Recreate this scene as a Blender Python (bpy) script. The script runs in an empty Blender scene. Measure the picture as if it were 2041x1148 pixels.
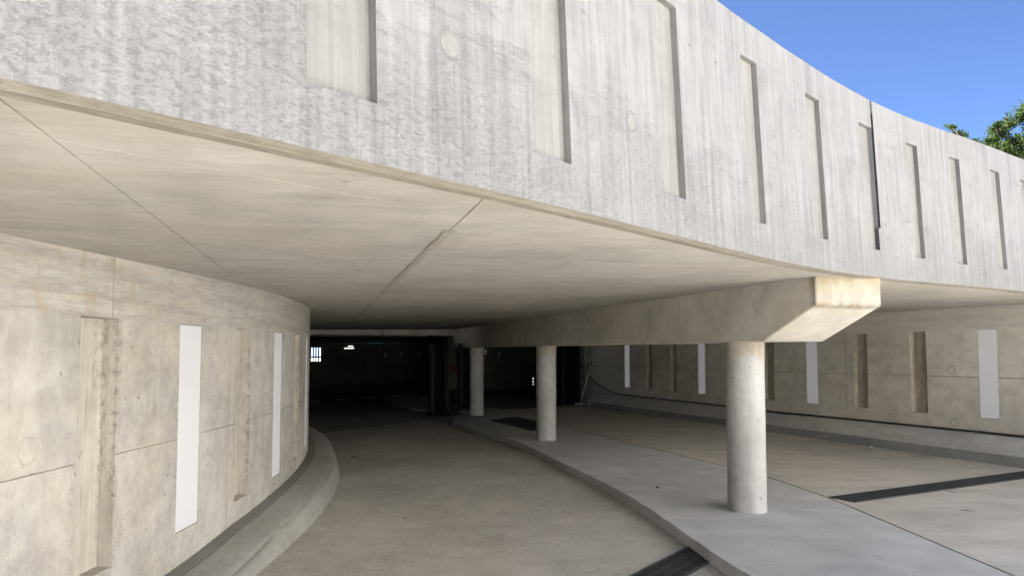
import bpy, bmesh, math, random
from mathutils import Vector, Matrix
random.seed(7)
R = math.radians
SC = bpy.context.scene
COL = SC.collection

# ------------------------------------------------------------------ camera, sky, sun, exposure
EYE = 1.86
cam_d = bpy.data.cameras.new('camera')
cam = bpy.data.objects.new('camera', cam_d)
COL.objects.link(cam)
cam.location = (0, 0, EYE)
cam.rotation_euler = (R(93.1), 0, 0)
cam_d.sensor_width = 36
cam_d.lens = 36 * 1400 / 2041
cam_d.shift_y = 50 / 2041
cam_d.clip_start = 0.05
cam_d.clip_end = 1000
SC.camera = cam

SUN_AZ = Vector((-0.93, 0.37)).normalized()
SUN_EL = R(57)
world = bpy.data.worlds.new('World')
SC.world = world
world.use_nodes = True
wn = world.node_tree
sky = wn.nodes.new('ShaderNodeTexSky')
sky.sky_type = 'NISHITA'
sky.sun_disc = False
sky.sun_elevation = SUN_EL
sky.sun_rotation = math.atan2(SUN_AZ.x, SUN_AZ.y) % (2 * math.pi)
sky.air_density = 0.235
sky.dust_density = 0.1
sky.ozone_density = 5.0
bg = wn.nodes['Background']
bg.inputs['Strength'].default_value = 0.05
wn.links.new(sky.outputs[0], bg.inputs['Color'])

sun_d = bpy.data.lights.new('sun', 'SUN')
sun_d.energy = 5.0
sun_d.angle = R(0.5)
sun_d.color = (1.0, 0.97, 0.92)
sun = bpy.data.objects.new('sun', sun_d)
COL.objects.link(sun)
sdir = Vector((SUN_AZ.x * math.cos(SUN_EL), SUN_AZ.y * math.cos(SUN_EL), math.sin(SUN_EL)))
sun.rotation_euler = sdir.to_track_quat('Z', 'Y').to_euler()
sun.location = (0, 0, 30)

SC.view_settings.view_transform = 'Standard'
SC.view_settings.look = 'None'
SC.view_settings.exposure = 3.56
SC.view_settings.gamma = 1
SC.view_settings.use_curve_mapping = False
SC.render.engine = 'CYCLES'
SC.cycles.use_denoising = True
SC.cycles.max_bounces = 12
SC.cycles.diffuse_bounces = 8
SC.cycles.glossy_bounces = 4
SC.cycles.sample_clamp_indirect = 8.0

# ------------------------------------------------------------------ planes of the place
def isl(x, y): return 0.1202 + 0.0032125 * x - 0.012075 * y       # island and right hand lane
def road(x, y): return isl(x, y) - 0.12                            # sunken left hand lane
def sof(x, y): return 2.496 + 0.006 * x + 0.0075 * y               # underside of the deck
UX, UY = -0.257, 0.966                                             # direction of beam and columns
def uv_of(x, y): return (x * UX + y * UY, x * 0.966 + y * 0.257)   # along, across

# ------------------------------------------------------------------ helpers
def mesh_obj(name, verts, faces, mat, parent=None, uvs=None, smooth=False, mats=None, fm=None):
    me = bpy.data.meshes.new(name)
    me.from_pydata([tuple(v) for v in verts], [], faces)
    if uvs is not None:
        lay = me.uv_layers.new(name='UVMap')
        for lp in me.loops:
            lay.data[lp.index].uv = uvs[lp.vertex_index]
    for m in (mats or [mat]):
        me.materials.append(m)
    if fm:
        for p, i in zip(me.polygons, fm): p.material_index = i
    if smooth:
        me.polygons.foreach_set('use_smooth', [True] * len(me.polygons))
    me.update()
    o = bpy.data.objects.new(name, me)
    COL.objects.link(o)
    if parent is not None: o.parent = parent
    return o

def empty(name, loc, label=None, cat=None, group=None, rz=0):
    o = bpy.data.objects.new(name, None)
    o.empty_display_size = 0.2
    COL.objects.link(o)
    o.location = loc
    o.rotation_euler = (0, 0, rz)
    if label: tag(o, label, cat, group)
    return o

def tag(o, label, cat, group=None):
    o['label'] = label
    o['category'] = cat
    if group: o['group'] = group
    return o

def kind(o, k):
    o['kind'] = k
    return o

class MB:
    """collects simple shapes for one mesh object"""
    def __init__(s): s.v = []; s.f = []; s.uv = []; s.m = []
    def add(s, vs, fs, mi=0, uv=None):
        b = len(s.v)
        s.v += [Vector(v) for v in vs]
        s.uv += (uv if uv else [(v[0] + 0.31 * v[1], v[2] + 0.17 * v[1]) for v in vs])
        s.f += [tuple(i + b for i in f) for f in fs]
        s.m += [mi] * len(fs)
    def box(s, c, d, rz=0, mi=0, bev=0.0, M=None):
        bm = bmesh.new()
        bmesh.ops.create_cube(bm, size=1)
        bmesh.ops.scale(bm, vec=d, verts=bm.verts)
        if bev:
            bmesh.ops.bevel(bm, geom=bm.edges[:], offset=bev, segments=1, affect='EDGES')
        T = Matrix.Translation(c) @ (M if M else Matrix.Rotation(rz, 4, 'Z'))
        bmesh.ops.transform(bm, matrix=T, verts=bm.verts)
        bm.verts.index_update()
        s.add([v.co.copy() for v in bm.verts], [[v.index for v in f.verts] for f in bm.faces], mi)
        bm.free()
    def cyl(s, p0, p1, r0, r1=None, n=16, mi=0, cap=True):
        r1 = r0 if r1 is None else r1
        p0, p1 = Vector(p0), Vector(p1)
        a = (p1 - p0).normalized()
        t = Vector((0, 0, 1)) if abs(a.z) < 0.9 else Vector((1, 0, 0))
        x = a.cross(t).normalized(); y = a.cross(x)
        vs = []
        for p, r in ((p0, r0), (p1, r1)):
            for k in range(n):
                g = 2 * math.pi * k / n
                vs.append(p + (x * math.cos(g) + y * math.sin(g)) * r)
        fs = [(k, (k + 1) % n, n + (k + 1) % n, n + k) for k in range(n)]
        if cap: fs += [tuple(range(n)), tuple(range(2 * n - 1, n - 1, -1))]
        s.add(vs, fs, mi)
    def tube(s, pts, r, n=8, mi=0):
        pts = [Vector(p) for p in pts]
        vs = []; fs = []
        for i, p in enumerate(pts):
            a = (pts[min(i + 1, len(pts) - 1)] - pts[max(i - 1, 0)]).normalized()
            t = Vector((0, 0, 1)) if abs(a.z) < 0.9 else Vector((1, 0, 0))
            x = a.cross(t).normalized(); y = a.cross(x)
            rr = r[i] if isinstance(r, list) else r
            for k in range(n):
                g = 2 * math.pi * k / n
                vs.append(p + (x * math.cos(g) + y * math.sin(g)) * rr)
        for i in range(len(pts) - 1):
            for k in range(n):
                fs.append((i * n + k, i * n + (k + 1) % n, (i + 1) * n + (k + 1) % n, (i + 1) * n + k))
        fs += [tuple(range(n)), tuple(range(len(vs) - 1, len(vs) - n - 1, -1))]
        s.add(vs, fs, mi)
    def build(s, name, mat, parent=None, off=(0, 0, 0), smooth=False, mats=None):
        off = Vector(off)
        return mesh_obj(name, [v - off for v in s.v], s.f, mat, parent, s.uv, smooth, mats, s.m if mats else None)

def catmull(p, k=30):
    out = []; n = len(p); p = [Vector(q) for q in p]
    for i in range(n - 1):
        p1, p2 = p[i], p[i + 1]
        p0 = p[i - 1] if i else 2 * p1 - p2
        p3 = p[i + 2] if i + 2 < n else 2 * p2 - p1
        for j in range(k):
            t = j / k
            out.append(.5 * ((2 * p1) + (p2 - p0) * t + (2 * p0 - 5 * p1 + 4 * p2 - p3) * t * t + (3 * p1 - p0 - 3 * p2 + p3) * t ** 3))
    out.append(p[-1])
    return out

class Curve:
    def __init__(s, pts, k=30, s0=0.0):
        s.q = catmull([Vector((a[0], a[1])) for a in pts], k)
        s.l = [s0]
        for a, b in zip(s.q, s.q[1:]): s.l.append(s.l[-1] + (b - a).length)
    def at(s, v):
        l = s.l
        if v <= l[0]: return s.q[0] + (s.q[1] - s.q[0]).normalized() * (v - l[0])
        if v >= l[-1]: return s.q[-1] + (s.q[-1] - s.q[-2]).normalized() * (v - l[-1])
        lo, hi = 0, len(l) - 1
        while hi - lo > 1:
            m = (lo + hi) // 2
            if l[m] <= v: lo = m
            else: hi = m
        t = (v - l[lo]) / (l[hi] - l[lo])
        return s.q[lo].lerp(s.q[hi], t)
    def tan(s, v): return (s.at(v + .04) - s.at(v - .04)).normalized()

def interp(tab, x):
    if x <= tab[0][0]: return tab[0][1]
    for (a, b), (c, d) in zip(tab, tab[1:]):
        if x <= c:
            t = (x - a) / (c - a)
            return b + (d - b) * t
    return tab[-1][1]

# ------------------------------------------------------------------ materials
class NT:
    def __init__(s, name):
        s.m = bpy.data.materials.new(name)
        s.m.use_nodes = True
        s.t = s.m.node_tree
        s.b = s.t.nodes['Principled BSDF']
    def n(s, typ, **kw):
        nd = s.t.nodes.new(typ)
        for k, v in kw.items(): setattr(nd, k, v)
        return nd
    def put(s, sock, val):
        if isinstance(val, bpy.types.NodeSocket): s.t.links.new(val, sock)
        else: sock.default_value = val
    def coord(s, which): return s.n('ShaderNodeTexCoord').outputs[which]
    def map(s, v, scale=(1, 1, 1), loc=(0, 0, 0), rot=(0, 0, 0)):
        m = s.n('ShaderNodeMapping'); s.put(m.inputs[0], v)
        m.inputs['Scale'].default_value = scale; m.inputs['Location'].default_value = loc
        m.inputs['Rotation'].default_value = rot
        return m.outputs[0]
    def noise(s, v, scale, detail=4, rough=.55, dist=0.0):
        m = s.n('ShaderNodeTexNoise'); s.put(m.inputs['Vector'], v)
        m.inputs['Scale'].default_value = scale; m.inputs['Detail'].default_value = detail
        m.inputs['Roughness'].default_value = rough; m.inputs['Distortion'].default_value = dist
        return m.outputs[0]
    def vor(s, v, scale, out='Distance', feature='F1', rnd=1.0):
        m = s.n('ShaderNodeTexVoronoi', feature=feature); s.put(m.inputs['Vector'], v)
        m.inputs['Scale'].default_value = scale; m.inputs['Randomness'].default_value = rnd
        return m.outputs[out]
    def math(s, op, a, b=0.0, clamp=False):
        m = s.n('ShaderNodeMath', operation=op, use_clamp=clamp)
        s.put(m.inputs[0], a); s.put(m.inputs[1], b)
        return m.outputs[0]
    def rng(s, v, a, b, c=0.0, d=1.0):
        m = s.n('ShaderNodeMapRange'); s.put(m.inputs[0], v)
        for i, q in enumerate((a, b, c, d)): m.inputs[i + 1].default_value = q
        return m.outputs[0]
    def mix(s, f, a, b, mode='MIX'):
        m = s.n('ShaderNodeMix', data_type='RGBA', blend_type=mode)
        s.put(m.inputs[0], f)
        s.put(m.inputs[6], a if isinstance(a, bpy.types.NodeSocket) else (*a, 1))
        s.put(m.inputs[7], b if isinstance(b, bpy.types.NodeSocket) else (*b, 1))
        return m.outputs[2]
    def sep(s, v):
        m = s.n('ShaderNodeSeparateXYZ'); s.put(m.inputs[0], v); return m.outputs
    def bump(s, h, strength=.5, dist=.01, prev=None):
        m = s.n('ShaderNodeBump'); s.put(m.inputs['Height'], h)
        m.inputs['Strength'].default_value = strength; m.inputs['Distance'].default_value = dist
        if prev is not None: s.put(m.inputs['Normal'], prev)
        return m.outputs[0]
    def out(s, col, rough=.85, normal=None, spec=.25):
        s.put(s.b.inputs['Base Color'], col if isinstance(col, bpy.types.NodeSocket) else (*col, 1))
        s.put(s.b.inputs['Roughness'], rough)
        s.b.inputs['Specular IOR Level'].default_value = spec
        if normal is not None: s.put(s.b.inputs['Normal'], normal)
        return s.m

def concrete(name, light, dark, coord='UV', streak=(9, .5, 1), streak_amt=.35, blotch=.7, blotch_amt=.5,
             pits=.5, pit_scale=9, fine_bump=.25, med_bump=.2, wrinkle=0.0, wr_scale=(14, 26, 14), warm=None,
             rust=False, dirt=None, rough=.85, mott=4.5, shift=(0, 0, 0), speck=.35, contrast=1.9, scuff=0.0, stipple=0.0, mold_shade=None, pit_r=1.0, end_dim_stain=False):
    t = NT(name)
    c = t.map(t.coord(coord), loc=shift)
    big = t.noise(c, blotch, 5, .6, .3)
    mid = t.noise(c, mott, 7, .65, .4)
    stv = t.map(c, streak)
    st = t.noise(stv, 1.0, 6, .62, .15)
    st2 = t.noise(t.map(c, (streak[0] * 3.1, streak[1] * 1.7, streak[2] * 3.1)), 1.0, 4, .6)
    fine = t.noise(c, 95, 5, .7)
    a = t.math('ADD', t.math('MULTIPLY', t.rng(big, .3, .7), blotch_amt), t.math('MULTIPLY', t.rng(mid, .3, .7), 1 - blotch_amt))
    s1 = t.math('ADD', t.math('MULTIPLY', t.rng(st, .34, .66), .65), t.math('MULTIPLY', t.rng(st2, .34, .66), .35))
    v = t.math('ADD', t.math('MULTIPLY', a, 1 - streak_amt), t.math('MULTIPLY', s1, streak_amt))
    v = t.math('ADD', t.math('MULTIPLY', t.math('SUBTRACT', v, .5), contrast), .55)
    v = t.math('ADD', v, t.rng(fine, .25, .75, -.24 * speck, .24 * speck), True)
    col = t.mix(v, dark, light)
    if warm:
        wm = t.rng(t.noise(t.map(c, (1, 1, 1), (7.3, 2.1, 3.3)), 1.3, 5, .6), .5, .75)
        col = t.mix(t.math('MULTIPLY', wm, .55), col, warm)
    # dark patches with soft ragged outline
    pt = t.rng(t.noise(t.map(c, (streak[0] ** .5 * .7, max(streak[1] ** .5, .5) * .9, 1), (11, 5, 2)), 1.1, 9, .72, .6), .60, .74)
    col = t.mix(t.math('MULTIPLY', pt, .45), col, tuple(q * .62 for q in dark))
    if scuff:
        # thin trowel scratches and scuffs running along the stretch direction
        sc = t.noise(t.map(c, (streak[0] * 2.2, streak[1] * 2.2, 1), (9, 3, 0)), 1.0, 9, .75, .5)
        col = t.mix(t.math('MULTIPLY', t.rng(sc, .60, .66), scuff), col, tuple(q * .55 for q in dark))
        col = t.mix(t.math('MULTIPLY', t.rng(sc, .36, .30), scuff * .7), col, tuple(min(.6, q * 1.25) for q in light))
    if end_dim_stain:
        # yellow brown water stain under the deck at the beam's free end, rust along its lower arris
        o = t.sep(t.coord('Object'))
        e1 = t.rng(t.math('ADD', o[1], t.math('MULTIPLY', o[0], -.25)), -1.62, -1.72)
        sn = t.noise(t.map(t.coord('Object'), (7, 7, 3)), 1.0, 7, .7, .6)
        col = t.mix(t.math('MULTIPLY', e1, t.rng(sn, .3, .6, .7, .95)), col, (.225, .215, .185))  # whole end face painted darker to offset the strong light on it
        up = t.rng(t.math('ADD', o[2], t.math('MULTIPLY', t.math('SUBTRACT', sn, .5), .45)), .38, .56)
        col = t.mix(t.math('MULTIPLY', t.math('MULTIPLY', up, e1), .75), col, (.215, .175, .105))
        lo = t.math('MULTIPLY', t.rng(o[2], .335, .30), t.rng(sn, .5, .62))
        col = t.mix(t.math('MULTIPLY', t.math('MULTIPLY', lo, e1), .8), col, (.20, .13, .08))
    if mold_shade:
        # black algae at the first slot, joint stain, and shade painted along later slot edges
        uvz = t.sep(c)
        for (u0, u1, v0, v1, k) in mold_shade:
            un = t.math('ADD', uvz[0], t.math('MULTIPLY', t.math('SUBTRACT', mid, .5), .10))
            bd = t.math('MULTIPLY', t.rng(un, u0 - .03, u0 + .02), t.rng(un, u1 + .03, u1 - .02))
            bd = t.math('MULTIPLY', bd, t.math('MULTIPLY', t.rng(uvz[1], v0, v0 + .35), t.rng(uvz[1], v1 + .05, v1 - .05)))
            mn = t.rng(t.noise(t.map(c, (26, 15, 1), (5, 1, 0)), 1.0, 9, .78, .3), .47, .62)
            col = t.mix(t.math('MULTIPLY', t.math('MULTIPLY', mn, bd), k), col, (.055, .055, .05))
    h = t.math('ADD', t.math('MULTIPLY', fine, fine_bump), t.math('MULTIPLY', mid, med_bump))
    h = t.math('ADD', h, t.math('MULTIPLY', st, .12))
    if stipple:
        sp = t.noise(c, 28, 6, .7, .8)
        sm = t.rng(t.noise(c, .9, 4, .6), .36, .6)
        col = t.mix(t.math('MULTIPLY', t.math('MULTIPLY', t.rng(sp, .52, .40), sm), stipple * .5), col, tuple(q * .6 for q in dark))
        h = t.math('ADD', h, t.math('MULTIPLY', t.math('MULTIPLY', sp, sm), stipple * 2.2))
    if pits:
        pd = t.vor(c, pit_scale)
        pr = t.vor(c, pit_scale, 'Color')
        rr = t.sep(pr)[0]
        pm = t.math('MULTIPLY', t.rng(pd, .05 * pit_r, .11 * pit_r, 1, 0), t.math('GREATER_THAN', rr, 1 - .45 * pits))
        col = t.mix(t.math('MULTIPLY', pm, .55), col, tuple(q * .45 for q in dark))
        h = t.math('SUBTRACT', h, t.math('MULTIPLY', pm, .8))
        pd2 = t.vor(c, pit_scale * 4.3)
        rr2 = t.sep(t.vor(c, pit_scale * 4.3, 'Color'))[1]
        pm2 = t.math('MULTIPLY', t.rng(pd2, .1, .2, 1, 0), t.math('GREATER_THAN', rr2, 1 - .25 * pits))
        col = t.mix(t.math('MULTIPLY', pm2, .35), col, tuple(q * .55 for q in dark))
        h = t.math('SUBTRACT', h, t.math('MULTIPLY', pm2, .4))
    if wrinkle:
        uvz = t.sep(c)
        wv = t.map(c, wr_scale)
        wn_ = t.noise(wv, 1.0, 9, .68, .35)
        ridge = t.rng(wn_, .47, .40, 0, 1)
        wn2 = t.noise(t.map(c, tuple(q * 2.1 for q in wr_scale), (3, 8, 1)), 1.0, 8, .7, .3)
        ridge2 = t.rng(wn2, .45, .38, 0, .8)
        lowm = t.math('ADD', t.rng(uvz[1], .1, .85, .9, 0.0), t.rng(uvz[0], 2.0, 5.2, .65, 0))
        mask = t.math('MULTIPLY', t.rng(t.math('ADD', lowm, t.math('MULTIPLY', t.math('SUBTRACT', t.noise(c, 1.9, 6, .7), .5), 3.6)), .25, 1.0), wrinkle)
        w = t.math('MULTIPLY', t.math('ADD', ridge, ridge2), mask)
        col = t.mix(t.math('MULTIPLY', w, .22, True), col, tuple(q * .50 for q in dark))
        col = t.mix(t.math('MULTIPLY', t.math('MULTIPLY', t.rng(wn_, .56, .66), mask), .10), col, tuple(min(.7, q * 1.35) for q in light))
        lump = t.noise(t.map(c, (9, 15, 9), (1, 2, 3)), 1.0, 8, .66, .5)
        h = t.math('SUBTRACT', h, t.math('MULTIPLY', w, 1.0))
        h = t.math('ADD', h, t.math('MULTIPLY', t.math('MULTIPLY', t.math('ADD', wn_, t.math('MULTIPLY', lump, 1.6)), mask), 3.2))
    if rust:
        uvz = t.sep(c)
        band = t.math('MULTIPLY', t.rng(uvz[1], 2.12, 2.46), t.math('MULTIPLY', t.rng(uvz[0], 7.9, 8.15), t.rng(uvz[0], 10.2, 9.2)))
        rn = t.rng(t.noise(t.map(c, (9, .2, 1), (2.2, 0, 0)), 1.0, 2, .5), .54, .66)
        col = t.mix(t.math('MULTIPLY', t.math('MULTIPLY', rn, t.math('MULTIPLY', band, t.rng(mid, .35, .6))), .5), col, (.34, .22, .10))
    if dirt:
        uvz = t.sep(c)
        dn = t.noise(t.map(c, (22, 1.6, 1), (1, 4, 0)), 1.0, 7, .68)
        dm = t.rng(dn, .52, .66)
        col = t.mix(t.math('MULTIPLY', dm, dirt), col, tuple(q * .28 for q in dark))
    nrm = t.bump(h, .55, .006)
    return t.out(col, t.rng(mid, .3, .7, rough - .1, min(rough + .08, 1)), nrm)

def plain(name, col, rough=.5, metal=0.0, spec=.4, var=.15, scale=20, bump=.1, coord='Object'):
    t = NT(name)
    c = t.coord(coord)
    n = t.noise(c, scale, 5, .6)
    cc = t.mix(t.rng(n, .3, .7), tuple(q * (1 - var) for q in col), tuple(min(1, q * (1 + var)) for q in col))
    t.b.inputs['Metallic'].default_value = metal
    return t.out(cc, t.rng(n, .3, .7, rough * .85, min(1, rough * 1.15)), t.bump(n, bump, .002), spec)

def glow(name, col, strength):
    t = NT(name)
    t.b.inputs['Emission Color'].default_value = (*col, 1)
    t.b.inputs['Emission Strength'].default_value = strength
    return t.out(tuple(q * .8 for q in col), .5)

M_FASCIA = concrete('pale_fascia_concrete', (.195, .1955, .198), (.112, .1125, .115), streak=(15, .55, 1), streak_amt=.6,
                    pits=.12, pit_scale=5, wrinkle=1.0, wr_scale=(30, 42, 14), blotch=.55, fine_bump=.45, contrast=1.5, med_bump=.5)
M_FASCIA_REC = concrete('fascia_recess_concrete', (.182, .181, .177), (.12, .119, .115), streak=(16, .5, 1), streak_amt=.5, pits=.45, pit_scale=8, shift=(3, 1, 0))
M_DRIP = concrete('drip_edge_concrete', (.30, .28, .235), (.17, .152, .118), streak=(2, 30, 1), streak_amt=.4, pits=.8, pit_scale=18, mott=16, fine_bump=.5)
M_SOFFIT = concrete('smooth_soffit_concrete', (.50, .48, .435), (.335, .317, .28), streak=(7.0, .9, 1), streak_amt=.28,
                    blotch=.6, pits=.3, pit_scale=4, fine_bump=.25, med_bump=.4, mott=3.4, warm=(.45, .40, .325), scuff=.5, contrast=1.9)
M_WALL = concrete('cast_wall_concrete', (.435, .419, .385), (.262, .25, .226), streak=(5, .7, 1), streak_amt=.22, pits=1.0, pit_scale=7, pit_r=1.3, scuff=.3, stipple=.5, fine_bump=.5, med_bump=.6,
                  warm=(.44, .385, .30), rust=True, mott=5, blotch=.8, mold_shade=[(8.975, 9.00, .4, 2.1, .75), (8.50, 8.555, .3, 1.3, .4), (9.76, 9.84, .9, 1.6, .45), (11.455, 11.47, .4, 2.0, .5), (11.02, 11.065, .4, 1.9, .45), (8.89, 8.91, 2.0, 2.5, .3)], contrast=1.9)
M_WALL_REC = concrete('wall_recess_concrete', (.45, .42, .37), (.29, .268, .23), streak=(12, .6, 1), streak_amt=.4, pits=.6, dirt=.3, mold_shade=[(8.965, 9.005, .5, 2.1, .8), (9.05, 9.09, .7, 2.1, .6), (8.86, 8.95, 1.3, 2.1, .35), (8.55, 8.60, .3, 1.6, .5), (11.45, 11.49, .3, 2.0, .85), (11.06, 11.10, .3, 1.9, .7), (14.03, 14.07, .3, 2.0, .7), (13.60, 13.66, .3, 1.9, .6)])  # second and third slots get edge shade painted in so their cheeks show
M_WALL_R = concrete('far_wall_concrete', (.60, .577, .525), (.40, .382, .34), streak=(1.1, 3.5, 1), streak_amt=.35, pits=.35, pit_scale=5,
                    warm=(.42, .385, .32), mott=4, blotch=.6, scuff=.25, mold_shade=[(-5, 30, 1.05, 1.43, .4), (-5, 30, .2, .75, .25)], shift=(5, 9, 0))
M_RREC = concrete('far_recess_concrete', (.46, .425, .355), (.27, .243, .195), streak=(10, .7, 1), streak_amt=.5, pits=.4, dirt=.55, shift=(8, 2, 0))
M_PLINTH = concrete('kerb_plinth_concrete', (.50, .495, .48), (.36, .355, .34), streak=(1.0, 7, 1), streak_amt=.4, pits=.3, mott=6, shift=(2, 0, 0))
M_PLINTH_L = concrete('left_plinth_concrete', (.31, .302, .283), (.205, .198, .184), streak=(1.0, 7, 1), streak_amt=.25, pits=.6, pit_scale=12, mott=7, fine_bump=.5, med_bump=.5, scuff=.35, stipple=.5)
M_STRIP = concrete('dark_mortar_strip', (.19, .185, .175), (.12, .117, .11), streak=(1, 6, 1), pits=.2, mott=9)
M_PATCHM = concrete('seam_mortar', (.44, .41, .36), (.25, .228, .19), streak=(5, 5, 1), pits=.5, pit_scale=14, mott=12, contrast=2.2)
M_FPLUG = concrete('fascia_plug_concrete', (.182, .180, .175), (.125, .123, .119), pits=.3, mott=14)
M_FRING = concrete('fascia_ring_concrete', (.15, .151, .153), (.09, .091, .093), pits=.4, mott=14, contrast=2.2)
M_BEAM = concrete('beam_concrete', (.54, .515, .46), (.38, .357, .31), coord='Object', streak=(1.2, 1.2, 1.2), streak_amt=.2, pits=.45, pit_scale=6,
                  mott=4, blotch=1.1, warm=(.44, .39, .29), scuff=.2, end_dim_stain=True)
M_COLUMN = concrete('column_concrete', (.34, .338, .334), (.24, .237, .231), coord='Object', streak=(6, 6, .6), streak_amt=.25, pits=1.0, pit_scale=8, pit_r=1.5, mott=6, blotch=1.6, scuff=.25)
M_COLHEAD = concrete('column_head_patch', (.37, .34, .29), (.24, .215, .18), coord='Object', streak=(7, 7, 1), pits=.9, pit_scale=16, mott=10)
M_ROAD = concrete('trowelled_road_concrete', (.47, .452, .415), (.32, .304, .274), coord='Object', streak=(1.6, .8, 1), streak_amt=.2, blotch=.35, blotch_amt=.55, scuff=.3, stipple=1.0,
                  pits=.25, pit_scale=11, fine_bump=.5, med_bump=.35, wrinkle=0, mott=3.2)
M_LANE = concrete('smooth_lane_concrete', (.51, .488, .446), (.35, .332, .30), coord='Object', streak=(.5, 1.6, 1), streak_amt=.45, blotch=.3, pits=.1, pit_scale=6,
                  fine_bump=.25, mott=1.6, shift=(4, 4, 0), scuff=.3)
M_ISLAND = concrete('grey_island_concrete', (.46, .46, .462), (.33, .33, .33), coord='Object', streak=(.7, 1.3, 1), streak_amt=.3, blotch=.45, pits=.12, pit_scale=8,
                    fine_bump=.2, mott=2.2, shift=(1, 7, 0), scuff=.3)
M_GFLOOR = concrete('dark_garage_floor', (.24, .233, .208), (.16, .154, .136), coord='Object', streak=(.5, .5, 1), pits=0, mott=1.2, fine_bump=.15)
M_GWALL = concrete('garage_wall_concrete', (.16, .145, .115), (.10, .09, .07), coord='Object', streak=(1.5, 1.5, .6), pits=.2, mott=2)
M_DECK = concrete('deck_top_concrete', (.40, .39, .37), (.29, .28, .26), coord='Object', streak=(1, 1, 1), pits=.2, mott=2)
M_YARD = concrete('bounce_yard_concrete', (.58, .565, .53), (.49, .47, .44), coord='Object', streak=(.5, .5, 1), pits=.1, mott=1.5)
M_RENDER = plain('bounce_facade_pale', (.76, .75, .73), .9, var=.06, scale=1.5)
M_GRIT = plain('stone_grit', (.22, .20, .17), .9, var=.6, scale=60)
M_RENDER2 = plain('bounce_facade_grey', (.46, .45, .43), .9, var=.06, scale=1.5)
M_PAINT = plain('worn_white_road_paint', (.62, .62, .58), .7, var=.25, scale=6)
M_LFRAME = plain('grey_light_frame', (.16, .16, .17), .5, .3)
M_BLACK = plain('black_painted_steel', (.0025, .0025, .003), .6, .0, .03, .3, 8)
M_BLACKE = plain('black_steel_edge', (.012, .012, .013), .5, .1, .15, .2, 12)
M_IRON = plain('cast_iron', (.055, .056, .06), .5, .2, .4, .35, 30, .3)
M_RING = concrete('tie_ring_concrete', (.38, .355, .31), (.27, .25, .21), pits=.3, mott=9)
M_PIT = plain('drain_depth_shade', (.003, .003, .003), .9, var=.2)
M_RUBBER = plain('black_rubber', (.012, .012, .012), .55)
M_COVER = plain('dark_cover_plate', (.05, .043, .037), .6, .2, .4, .3, 5, .2)
M_FILLER = plain('joint_filler', (.03, .03, .033), .9, var=.9, scale=14, bump=.6)
M_GALV = plain('galvanised_pipe', (.35, .34, .32), .45, .5)
M_WOODP = plain('pale_broom_handle', (.55, .52, .47), .5)
M_BRIST = plain('broom_bristle', (.35, .32, .28), .8)
M_DOT = plain('silver_reflector', (.9, .9, .9), .22, 1.0, .5, .02)
M_RED = plain('red_enamel', (.16, .012, .012), .5)
M_TEAL = glow('teal_sign_light', (.05, .30, .40), .025)
M_SIGN = plain('grey_sign_board', (.5, .5, .5), .5)
M_TUBE = glow('lit_tube', (1, .97, .9), .35)
M_WHITE = glow('white_diffuser_panel', (.80, .80, .86), .016)
M_WHITE.node_tree.nodes['Principled BSDF'].inputs['Base Color'].default_value = (.47, .467, .48, 1)
M_BARK = plain('bark', (.10, .08, .06), .9, var=.35, scale=6, bump=.6)
M_DRYLEAF = plain('dry_leaf', (.10, .065, .03), .8)
M_PAPER = plain('white_paper', (.75, .75, .74), .8, var=.05)
M_PATCH = concrete('pale_pavement', (.58, .56, .51), (.46, .44, .39), coord='Object', pits=0, mott=1.5)

def leaf_mat(name, a, b):
    t = NT(name)
    g = t.n('ShaderNodeNewGeometry')
    r = t.noise(t.coord('Object'), 1.3, 3, .6)
    rr = t.noise(t.coord('Object'), 17, 2, .5)
    col = t.mix(t.rng(t.math('ADD', t.math('MULTIPLY', r, .5), t.math('MULTIPLY', rr, .5)), .36, .64), a, b)
    t.out(col, .7, None, .06)
    tr = t.n('ShaderNodeBsdfTranslucent'); t.put(tr.inputs[0], t.mix(.5, col, (.07, .11, .015)))
    ms = t.n('ShaderNodeMixShader'); ms.inputs[0].default_value = .22
    t.t.links.new(t.b.outputs[0], ms.inputs[1]); t.t.links.new(tr.outputs[0], ms.inputs[2])
    t.t.links.new(ms.outputs[0], t.t.nodes['Material Output'].inputs[0])
    return t.m
M_LEAF = leaf_mat('oak_leaf', (.014, .028, .010), (.042, .066, .018))

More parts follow.
